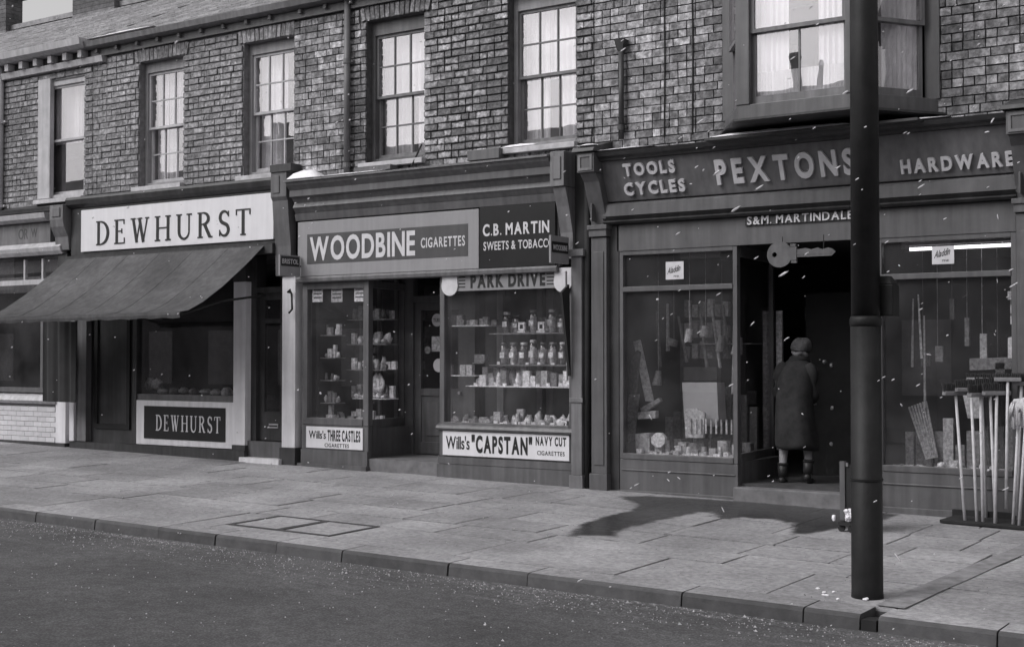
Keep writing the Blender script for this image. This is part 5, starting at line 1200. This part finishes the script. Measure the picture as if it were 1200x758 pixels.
# right hardware window goods
t = thing('folded_trellis', 'folded slatted wooden bundle leaning in the right hardware window', 'trellis', (-4.4, .4, .35))
for k in range(7):
    x0, z0 = W(1086+k*1.6, 538-k*.3, .4); x1, z1 = W(1063+k*3.2, 477-k*1.2, .4+k*.01)
    B().tube([(x0, .4+k*.012, z0), (x1, .46+k*.012, z1)], .012, 6).build('slat', GOODS[2], t)
for k, (px0, py0, px1, py1) in enumerate(((1076, 345, 1080, 420), (1083, 370, 1084, 478), (1070, 350, 1069, 430))):
    x0, z0 = W(px0, py0, .5); x1, z1 = W(px1, py1, .5); tag(B().tube([(x0, .5, z0), (x1, .5, z1)], [.008, .014], 8).build('hanging_cane', GOODS[3 if k == 0 else 2]), ['bright thin cane hanging in the right hardware window', 'longest thin cane hanging in the right hardware window', 'dim thin cane at the left in the right hardware window'][k], 'cane', 'canes hanging in the window')
leaning('grey box on a high stand behind the brooms', 'box', 'grey_box', [(1136, 420), (1196, 418), (1196, 432), (1136, 434)], GOODS[1], .6, .8)
leaning('pale bucket-like bundle behind the broom handles', 'bundle', 'pale_bundle', [(1128, 462), (1150, 462), (1148, 490), (1134, 490)], GOODS[2], .3, .4)
leaning('white card at the right edge of the hardware window', 'card', 'white_card', [(1181, 396), (1198, 390), (1198, 418), (1181, 420)], GOODS[3], .3, .33)
for k, (px, py) in enumerate(((1187, 346), (1190, 362), (1190, 375))):
    x, z = W(px, py, .4); tag(B().box(x-.05, x+.05, .4, .42, z-.04, z+.04).build('small_tag', GOODS[4]), ['topmost', 'middle', 'lowest'][k]+' small bright tag at the right edge of the hardware window', 'tag', 'bright tags in the window')
x = -4.65; i = 0
while x < -3.5 and i < 13:
    w_ = random.uniform(.06, .11); packet(x+w_/2, random.uniform(.12, .3), .346, w_*.9, .06, random.uniform(.03, .13), random.choice([1, 2, 3, 4]), '%s small item on the floor of the right hardware window' % ORD[i], 'small items in the right window', random.choice(['packet', 'bag'])); x += w_+.01; i += 1

# ------------------------------------------------------------------ snow on the ledges
snow_lump('heap of snow on the left end of the sweet shop cornice', lin(-12.6, -12.1, 8), -.3, -.02, lambda x: 3.8, .13)
snow_lump('thin strip of snow along the left of the sweet shop cornice', lin(-12.1, -10.9, 12), -.31, -.1, lambda x: 3.795, .022)
snow_lump('small snow patch on the sill of the sweet shop right upstairs window', lin(-9.3, -8.8, 8), -.09, .02, lambda x: 3.955, .035)
snow_lump('snow strip on the hardware shop cornice beside its left console', lin(-7.8, -7.1, 8), -.37, -.15, lambda x: 3.76, .018)
snow_lump('snow capping the left console of the hardware shop', lin(-8.06, -7.82, 5), -.4, -.1, lambda x: 3.83, .03)
snow_lump('bright strip of snow on the cornice under the bay window', lin(-6.35, -4.8, 14), -.535, -.42, lambda x: 3.752, .036)
snow_lump('thin strip of snow on the cornice right of the lamp post', lin(-4.7, -3.9, 10), -.37, -.2, lambda x: 3.76, .018)
snow_lump('snow on the eaves gutter above the butcher house', lin(-16.8, -15.3, 12), -.24, -.1, lambda x: 6.22, .03)
b = B(); b.box(-9.75, -9.28, -.16, -.02, 3.83, 3.955); tag(b.build('flower_box', M_midpaint, bevel=.006), 'dark wooden box on the sweet shop cornice left of the right window sill', 'box')
b = B(); b.box(-11.5, -10.9, -.22, -.06, 3.82, 3.88); tag(b.build('plank', M_midpaint), 'old plank lying on the sweet shop cornice under the left window', 'plank')
tag(B().tube([(-10.65, -.1, 3.85), (-10.55, -.03, 4.12)], .012, 6).build('stick', M_black), 'short dark stick leaning beside the sweet shop left upstairs window', 'stick')

# ------------------------------------------------------------------ lamp post
PX, PY = -3.325, -4.24; pz = gz(PX, PY)
lp = thing('lamp_post', 'thick dark cylindrical lamp post at the kerb in the right foreground', 'lamp post', (PX, PY, pz))
B().tube([(PX, PY, pz-.05), (PX, PY, pz+.04), (PX, PY, 1.68)], [.113, .107, .104], 40).build('base_shaft', M_iron, lp, smooth=True)
B().tube([(PX, PY, 1.68), (PX, PY, 1.70), (PX, PY, 1.73), (PX, PY, 1.75)], [.105, .109, .109, .1], 40).build('collar', M_iron, lp, smooth=True)
B().tube([(PX, PY, 1.75), (PX, PY, 3.5), (PX, PY, 6.5)], [.098, .096, .088], 40).build('upper_shaft', M_iron, lp, smooth=True)
B().tube([(PX, PY, .62), (PX, PY, .635)], [.112, .112], 40).build('band', M_iron, lp)
B().tube([(PX, PY, 6.5), (PX, PY, 7.4), (PX, PY-.3, 7.9), (PX, PY-1.3, 8.1)], [.05, .045, .04, .035], 16).build('arm', M_iron, lp, smooth=True)
b = B(); b.blob((PX, PY-1.6, 8.08), (.16, .34, .1), 12, 6); b.build('lantern', M_iron, lp, smooth=True)
b = B(); b.box(PX+.018-.1, PX+.018+.02, PY+.113, PY+.12, .2, 1.2); b.build('door_plate', M_iron, lp)
x = PX+.10; y = PY+.12
b = B(); c = [(-.07, -.07), (.07, -.07), (.07, .07), (-.07, .07)]
b.box(x-.075, x+.075, y-.07, y+.07, 1.75, 1.97); b.add([(x+a, y+bb, 1.97) for a, bb in c]+[(x+a*.5, y+bb*.5, 2.03) for a, bb in c], [(0,3,2,1),(4,5,6,7),(0,1,5,4),(1,2,6,5),(2,3,7,6),(3,0,4,7)])
tag(b.build('switch_box', M_iron, bevel=.008), 'small dark metal box fixed to the right side of the lamp post', 'box')

# ------------------------------------------------------------------ brooms and mops
def rod(b, p, q, r0, r1=None): b.tube([p, q], [r0, r1 or r0], 10)
GB = 'brooms and mops outside the hardware shop'
def broom(px_t, py_t, px_b, py_b, Y, lab, kind, lean=.12, hw=.3, hx=0):
    zb = gz(-3.5, Y)+.05 if py_b is None else W(px_b, py_b, Y)[1]
    xb = WX(px_b, Y, 610); xt, zt_ = W(px_t, py_t, Y+lean)
    t = thing('mop' if kind == 'mop' else 'broom', lab, 'mop' if kind == 'mop' else 'broom', (xb, Y, zb), GB)
    b = B(); rod(b, (xb, Y, zb), (xt, Y+lean, zt_), .0155, .014); b.build('handle', M_wood, t, smooth=True)
    if kind == 'mop':
        b = B()
        for k in range(34):
            a = random.uniform(0, 6.28); r = random.uniform(.3, 1)*.095; h = random.uniform(.1, .25)
            b.tube([(xt+.02*math.cos(a), Y+lean+.02*math.sin(a), zt_-.02), (xt+r*.8*math.cos(a), Y+lean+r*.8*math.sin(a), zt_+.09), (xt+r*math.cos(a), Y+lean+r*math.sin(a), zt_-.02+.06), (xt+r*1.08*math.cos(a), Y+lean+r*1.08*math.sin(a), zt_+.08-h)], .013, 5)
        b.blob((xt, Y+lean, zt_+.03), (.085, .085, .09), 10, 6, .12); b.build('head', M_mop, t, smooth=True)
    else:
        w = hw; ang = hx; zc = zt_+.02; dirx, diry = math.cos(ang), math.sin(ang)
        b = B(); P_ = (xt-dirx*w/2, Y+lean-diry*w/2); Q_ = (xt+dirx*w/2, Y+lean+diry*w/2)
        b.bar(P_, Q_, zc-.02, zc+.02, -.028, .028); b.build('head', M_bristleb, t, bevel=.008)
        b = B(); n = int(w/.018)
        for k in range(n):
            for j in range(3):
                f = (k+.5)/n; x = P_[0]+(Q_[0]-P_[0])*f; y = P_[1]+(Q_[1]-P_[1])*f+(j-1)*.02
                b.tube([(x, y, zc+.02), (x+(f-.5)*.02+random.uniform(-.005, .005), y+(j-1)*.008, zc+.02+(.075 if kind != 'light' else .035)+random.uniform(-.006, .006))], [.008, .007], 5)
        b.build('bristles', M_bristle, t)
    return t
YB = -.42
broom(1120, 463, 1131, 613, YB, 'broom standing bristles up, leftmost of the row outside the hardware shop', 'dark', .2, .27, R(52))
broom(1138, 459, 1145, 614, YB, 'second broom from the left, dark head just above the window goods', 'dark', .24, .30, R(38))
broom(1149, 465, 1152, 615, YB, 'third broom from the left with a wide dark head', 'dark', .16, .29, R(60))
broom(1160, 457, 1167, 616, YB, 'fourth broom from the left, its handle crossing the next one near the foot', 'dark', .26, .26, R(30))
broom(1168, 463, 1166, 616, YB-.03, 'fifth broom from the left, handle crossing its neighbour near the foot', 'dark', .2, .28, R(48))
broom(1181, 447, 1179, 596, YB+.1, 'raised broom in the middle with its foot ending above the others', 'light', .1, .24, R(15))
broom(1150, 447, 1156, 608, YB+.3, 'broom with a pale flat head standing highest at the back of the row', 'light', .05, .27, R(5))
broom(1194, 482, 1187, 618, YB, 'cotton mop with a big white head, left of the mop pair', 'mop', .1)
broom(1203, 480, 1194, 619, YB-.05, 'cotton mop half out of the picture, rightmost of the row', 'mop', .1)
broom(1197, 452, 1191, 604, YB+.2, 'dark-headed broom behind the white mop', 'dark', .1, .16, R(15))
rk = thing('broom_rack', 'low dark board rack holding the feet of the brooms and mops', 'rack', (-3.5, -.3, gz(-3.5, -.3)))
B().poly_z([(-3.98, -.5), (-2.7, -.56), (-2.7, -.08), (-3.95, -.08)], lambda x, y: gz(x, y)+.006, .03).build('base', M_black, rk, bevel=.005)
b = B(); b.box(-3.98, -2.7, -.1, -.06, gz(-3.5, 0), .0); b.build('low_board', M_black, rk)

# dark stand by the step with a snowy clump at its foot
BXs = -4.47; Ys = -1.45; z0 = gz(BXs, Ys)
t = thing('shopping_trolley', 'narrow dark trolley standing on small wheels half hidden by the lamp post', 'trolley', (BXs, Ys, z0))
b = B(); b.box(BXs-.06, BXs+.14, Ys-.02, Ys+.26, z0+.17, z0+.60); b.build('bag', M_black, t, bevel=.015)
B().box(BXs-.11, BXs-.062, Ys-.03, Ys+.0, z0+.10, z0+.63).build('side_frame', M_midpaint, t)
for k in range(3): B().box(BXs-.05+k*.07, BXs-.03+k*.07, Ys-.035, Ys-.021, z0+.585, z0+.62).build('rail_peg', M_lightpaint, t)
for x, y in ((BXs-.08, Ys-.06), (BXs+.02, Ys-.08), (BXs+.1, Ys-.08)):
    b = B(); b.tube([(x, y-.012, z0+.032), (x, y+.012, z0+.032)], .032, 12); b.build('wheel', M_black, t)
b = B(); b.box(BXs-.1, BXs+.12, Ys-.1, Ys+.1, z0+.06, z0+.09); b.build('base', M_black, t)
b = B()
for k in range(26): b.blob((BXs+.0+random.uniform(-.02, .12), Ys-.09+random.uniform(-.03, .03), z0+.12+random.uniform(-.02, .1)), (.024, .024, .02), 6, 4, .3)
b.blob((BXs-.15, Ys-.08, z0+.12), (.02, .015, .03), 6, 4, .3); tag(b.build('snow_clump', M_snow, kind=None), 'speckled clump of snow on the foot of the dark trolley', 'snow')
b = B(); 
for k in range(8): b.blob((-3.5+random.uniform(-.35, .35), -4.35+random.uniform(-.15, .25), gz(-3.4, -4.3)+.01), (random.uniform(.008, .03), random.uniform(.008, .02), .008), 6, 4, .3)
o = b.build('fallen_snow', M_snow); o['kind'] = 'stuff'
b = B(); rg = random.Random(5)
for k in range(4200):
    x = rg.uniform(-19, 0.5); u = rg.random(); y = KERB_Y-.03-abs(rg.gauss(0, .35)) if k % 3 else rg.uniform(-10.5, KERB_Y-.05)
    r_ = rg.uniform(.003, .009)*(1 if rg.random() > .03 else 2.2); z = road_z(x, y); a = rg.uniform(0, 6.28)
    p_ = [(x+r_*math.cos(a+t), y+r_*math.sin(a+t), z-.001) for t in (0, 2.1, 4.2)]+[(x+rg.uniform(-.3, .3)*r_, y, z+r_*.9)]
    b.add(p_, [(0, 2, 1), (0, 1, 3), (1, 2, 3), (2, 0, 3)])
o = b.build('road_grit', mat('pale_grit', .45, .8, .3, 30, 0)); o['kind'] = 'stuff'; o['label'] = 'pale grit and crumbs of snow scattered over the road and thick along the gutter'
b = B()
for k in range(1400):
    x = rg.uniform(-19, 0); y = rg.uniform(KERB_Y+.1, -.15); r_ = rg.uniform(.002, .006); z = gz(x, y)+.002; a = rg.uniform(0, 6.28)
    b.add([(x+r_*math.cos(a+t), y+r_*math.sin(a+t), z-.001) for t in (0, 2.1, 4.2)]+[(x, y, z+r_*.8)], [(0, 2, 1), (0, 1, 3), (1, 2, 3), (2, 0, 3)])
o = b.build('pavement_grit', mat('dark_grit', .1, .8, .3, 30, 0)); o['kind'] = 'stuff'; o['label'] = 'dark specks of grit trodden over the paving slabs'
# kerb drain outlet
B().box(-3.155, -3.055, KERB_Y-.01, KERB_Y+.12, gz(-3.1, KERB_Y)-.16, gz(-3.1, KERB_Y)-.03).build('drain_outlet', M_black, kerb)

# ------------------------------------------------------------------ the shopper
wm = thing('person', 'shopper seen from behind in long dark coat and knitted hat, entering the hardware shop', 'person', (-5.86, .42, .09))
def skin_body(name, nodes, edges, m, parent, sub=2):
    names = list(nodes); me = bpy.data.meshes.new(name); me.from_pydata([nodes[k][0] for k in names], [(names.index(a), names.index(c)) for a, c in edges], [])
    o = bpy.data.objects.new(name, me); COL.objects.link(o); o.parent = parent; me.materials.append(m)
    sk = o.modifiers.new('skin', 'SKIN'); me.skin_vertices.new() if not me.skin_vertices else None
    for i, k in enumerate(names): me.skin_vertices[0].data[i].radius = nodes[k][1] if isinstance(nodes[k][1], tuple) else (nodes[k][1],)*2
    me.skin_vertices[0].data[0].use_root = True; sk.use_smooth_shade = True
    ss = o.modifiers.new('sub', 'SUBSURF'); ss.levels = sub; ss.render_levels = sub
    return o
# local coordinates: +y away from the camera into the shop, z up, feet at 0
nd = {'pelvis': ((.0, 0, .84), .13), 'waist': ((0, .03, 1.0), .12), 'chest': ((.0, .09, 1.2), .11), 'neck': ((.01, .15, 1.37), .055), 'head0': ((.015, .18, 1.44), .075), 'head1': ((.02, .19, 1.52), .085), 'head2': ((.02, .18, 1.585), .055), 'nose': ((.02, .285, 1.50), .014),
      'hipL': ((-.085, 0, .78), .085), 'kneeL': ((-.09, .03, .44), .056), 'calfL': ((-.09, -.0, .30), .048), 'ankL': ((-.09, .0, .085), .034), 'heelL': ((-.09, -.02, .035), .032), 'toeL': ((-.1, .14, .03), .032),
      'hipR': ((.085, 0, .78), .085), 'kneeR': ((.14, .1, .46), .056), 'calfR': ((.17, .04, .33), .048), 'ankR': ((.19, -.03, .125), .034), 'heelR': ((.19, -.06, .095), .032), 'toeR': ((.2, .08, .03), .032)}
ed = [('pelvis', 'waist'), ('waist', 'chest'), ('chest', 'neck'), ('neck', 'head0'), ('head0', 'head1'), ('head1', 'head2'), ('head1', 'nose')]
for s in 'LR': ed += [('pelvis', 'hip'+s), ('hip'+s, 'knee'+s), ('knee'+s, 'calf'+s), ('calf'+s, 'ank'+s), ('ank'+s, 'heel'+s), ('ank'+s, 'toe'+s)]
for s, k in (('L', -1), ('R', 1)):
    nd.update({'sh'+s: ((.15*k, .07, 1.25), .045), 'el'+s: ((.19*k, .06, 1.04), .033), 'wr'+s: ((.14*k, .24, .93), .024), 'pa'+s: ((.14*k, .30, .915), (.034, .018))})
    ed += [('chest', 'sh'+s), ('sh'+s, 'el'+s), ('el'+s, 'wr'+s), ('wr'+s, 'pa'+s)]
    for j in range(4):
        a = (j-1.5)*.017; L_ = (.055, .066, .062, .05)[j]
        nd['f%d%s' % (j, s)] = ((.14*k+a, .30+L_*.7, .91), .0085); nd['g%d%s' % (j, s)] = ((.14*k+a*1.05, .30+L_, .91-L_*.5), .0075)
        ed += [('pa'+s, 'f%d%s' % (j, s)), ('f%d%s' % (j, s), 'g%d%s' % (j, s))]
    nd['t'+s] = ((.14*k-.04*k, .285, .925), .010); nd['u'+s] = ((.14*k-.05*k, .315, .915), .008); ed += [('pa'+s, 't'+s), ('t'+s, 'u'+s)]
skin_body('body', nd, ed, M_stock, wm)
def loft(name, rings, m, parent, n=28, fold=0, seed=1, closed=True):
    rr = random.Random(seed); vs = []; fs = []; ph = [rr.uniform(0, 6) for _ in range(4)]
    for (cx, cy, z, rx, ry_, fd) in rings:
        for k in range(n):
            a = 2*math.pi*k/n; w = 1+fd*(math.sin(5*a+ph[0])+.6*math.sin(9*a+ph[1]+z*3))
            vs.append((cx+rx*w*math.cos(a), cy+ry_*w*math.sin(a), z+fd*.3*math.sin(3*a+ph[2])))
    R_ = len(rings)
    for i in range(R_-1):
        for k in range(n): fs.append((i*n+k, i*n+(k+1) % n, (i+1)*n+(k+1) % n, (i+1)*n+k))
    if closed: fs.append(tuple(range(n-1, -1, -1))); fs.append(tuple((R_-1)*n+k for k in range(n)))
    me = bpy.data.meshes.new(name); me.from_pydata(vs, [], fs); me.materials.append(m)
    for p in me.polygons: p.use_smooth = True
    o = bpy.data.objects.new(name, me); COL.objects.link(o); o.parent = parent; ss = o.modifiers.new('sub', 'SUBSURF'); ss.levels = 1; ss.render_levels = 1
    return o
loft('coat', [(.05, -.01, .39, .225, .2, .05), (.05, -.01, .42, .24, .21, .05), (.03, .0, .6, .222, .2, .035), (.01, .0, .8, .21, .185, .02), (0, .02, .98, .195, .165, .008), (0, .05, 1.12, .195, .165, .006), (0, .08, 1.23, .195, .15, .004), (0, .1, 1.31, .155, .12, .003), (.0, .13, 1.37, .11, .09, 0), (.01, .15, 1.40, .075, .07, 0)], M_coat, wm)
def sleeve(k):
    b = B(); b.tube([(.10*k, .08, 1.33), (.155*k, .07, 1.27), (.19*k, .06, 1.14), (.195*k, .05, 1.02), (.175*k, .12, .96), (.14*k, .24, .93)], [.06, .085, .082, .08, .07, .055], 16)
    o = b.build('sleeve', M_coat, None, smooth=True); o.parent = wm; ss = o.modifiers.new('sub', 'SUBSURF'); ss.levels = 1; ss.render_levels = 1
sleeve(-1); sleeve(1)
loft('collar', [(.01, .14, 1.345, .13, .11, .02), (.01, .145, 1.38, .115, .1, .03), (.012, .15, 1.41, .095, .09, .02), (.012, .15, 1.425, .07, .07, 0)], M_fur, wm)
loft('hat', [(.02, .175, 1.455, .106, .11, .02), (.02, .185, 1.49, .112, .122, .05), (.02, .18, 1.53, .113, .12, .05), (.025, .175, 1.575, .095, .1, .07), (.03, .17, 1.605, .055, .06, .07), (.03, .17, 1.62, .015, .015, 0)], M_hat, wm, seed=3)
loft('hair', [(.02, .15, 1.40, .06, .05, .05), (.02, .14, 1.43, .09, .07, .06), (.02, .14, 1.47, .1, .08, .05)], mat('grey_hair', .16, .9, .4, 60, .5), wm, seed=5)
for s, (x, y, z, tx, ty) in (('L', (-.09, 0, 0, -.1, .14)), ('R', (.19, -.04, .055, .2, .09))):
    b = B(); b.tube([(x, y-.0, z+.23), (x, y, z+.14), (x, y-.005, z+.085)], [.058, .052, .046], 14); b.blob((x, y-.01, z+.05), (.042, .055, .045), 12, 8); b.blob((tx, (y+ty)/2+.02, z*.5+.035), (.044, .115, .036), 12, 8)
    o = b.build('boot', M_shoe, None, smooth=True); o.parent = wm
    b = B(); b.tube([(x, y, z+.21), (x, y, z+.24)], .059, 14); o = b.build('boot_cuff', M_fur, None, smooth=True); o.parent = wm
wm.rotation_euler = (R(-2), R(2), R(10)); wm.scale = (1.0, 1, .985)

# ------------------------------------------------------------------ across the road (seen only as reflections)
op = thing('opposite_terrace', 'terrace across the road, seen only as dark reflections in the window glass', 'building', (-6, -20, 0))
b = B(); b.box(-70, 60, -26, -17, -.3, 5.9); b.build('wall', mat('opposite_wall', .2, .9, .3, 2), op)
for k in range(46):
    x_ = -69+k*2.8
    for z_ in (.6, 3.9):
        B().box(x_, x_+1.1, -16.995, -16.96, z_, z_+1.7).build('window', mat('opposite_window', .5 if 1 else 0, .4), op)
b = B(); b.prof(-70, 60, [(-17.0, 5.9), (-21.5, 8.52), (-26, 5.9)]); rf = b.build('roof', mat('opposite_roof', .1, .9, .3, 2), op)
for k in range(16):
    x = -66+k*7.8; b = B(); b.box(x, x+1.1, -22, -21, 7.5, 9.3); b.build('chimney', mat('opposite_wall', .1), rf)
    for j in range(3): B().tube([(x+.25+j*.3, -21.5, 9.3), (x+.25+j*.3, -21.5, 9.8)], .1, 8).build('chimney_pot', mat('opposite_wall', .1), op)

for x_, rr_, zt_ in ((-13.99, .14, 9.42), (-13.28, .08, 9.1)):
    B().tube([(x_, -21.5, 8.3), (x_, -21.5, 8.9), (x_, -21.5, zt_-.1), (x_, -21.5, zt_)], [rr_*.75, rr_, rr_*1.1, rr_*.7], 10).build('chimney_pot', mat('opposite_wall', .1), op)
# ------------------------------------------------------------------ falling snow
b = B(); rr = random.Random(23)
for k in range(850):
    d_ = rr.uniform(3.2, 13.5); px = rr.uniform(-150, 1350); py = rr.uniform(-120, 880)
    v = _ray(px, py).normalized(); c = Vector((0, CAM_Y, CAM_Z))+v*d_
    if c.y > -.3 or c.z < gz(c.x, c.y)+.06: continue
    s = d_*rr.uniform(.00022, .0006)*(1 if rr.random() > .06 else 1.9)
    el = rr.uniform(1, 5.5 if px > 650 else 2.2); up = Vector((.8, .1, .45)).normalized()
    o_ = len(b.v); b.blob((0, 0, 0), (s*el, s, s), 6, 4, .25, rr)
    rot = up.rotation_difference(Vector((1, 0, 0))).inverted() if rr.random() < .7 else Vector((rr.uniform(-1, 1), .2, rr.uniform(-1, 1))).normalized().rotation_difference(Vector((1, 0, 0))).inverted()
    for q_ in range(o_, len(b.v)): b.v[q_] = tuple((rot @ Vector(b.v[q_]))+c)
mf = mat('soft_snow', .8, .8, .02, 5, 0); fn = mf.node_tree; ft = fn.nodes.new('ShaderNodeBsdfTransparent'); fm = fn.nodes.new('ShaderNodeMixShader'); fl = fn.nodes.new('ShaderNodeLayerWeight'); fl.inputs[0].default_value = .5
fn.links.new(fl.outputs['Facing'], fm.inputs[0]); fn.links.new(fn.nodes['Principled BSDF'].outputs[0], fm.inputs[1]); fn.links.new(ft.outputs[0], fm.inputs[2]); fn.links.new(fm.outputs[0], fn.nodes['Material Output'].inputs[0])
o = b.build('falling_snow', mf, smooth=True); o['kind'] = 'stuff'; o['label'] = 'small flakes of falling snow in the air over the street'
print('objects', len(bpy.data.objects), 'tris approx', sum(len(o.data.polygons) for o in bpy.data.objects if o.type == 'MESH'))
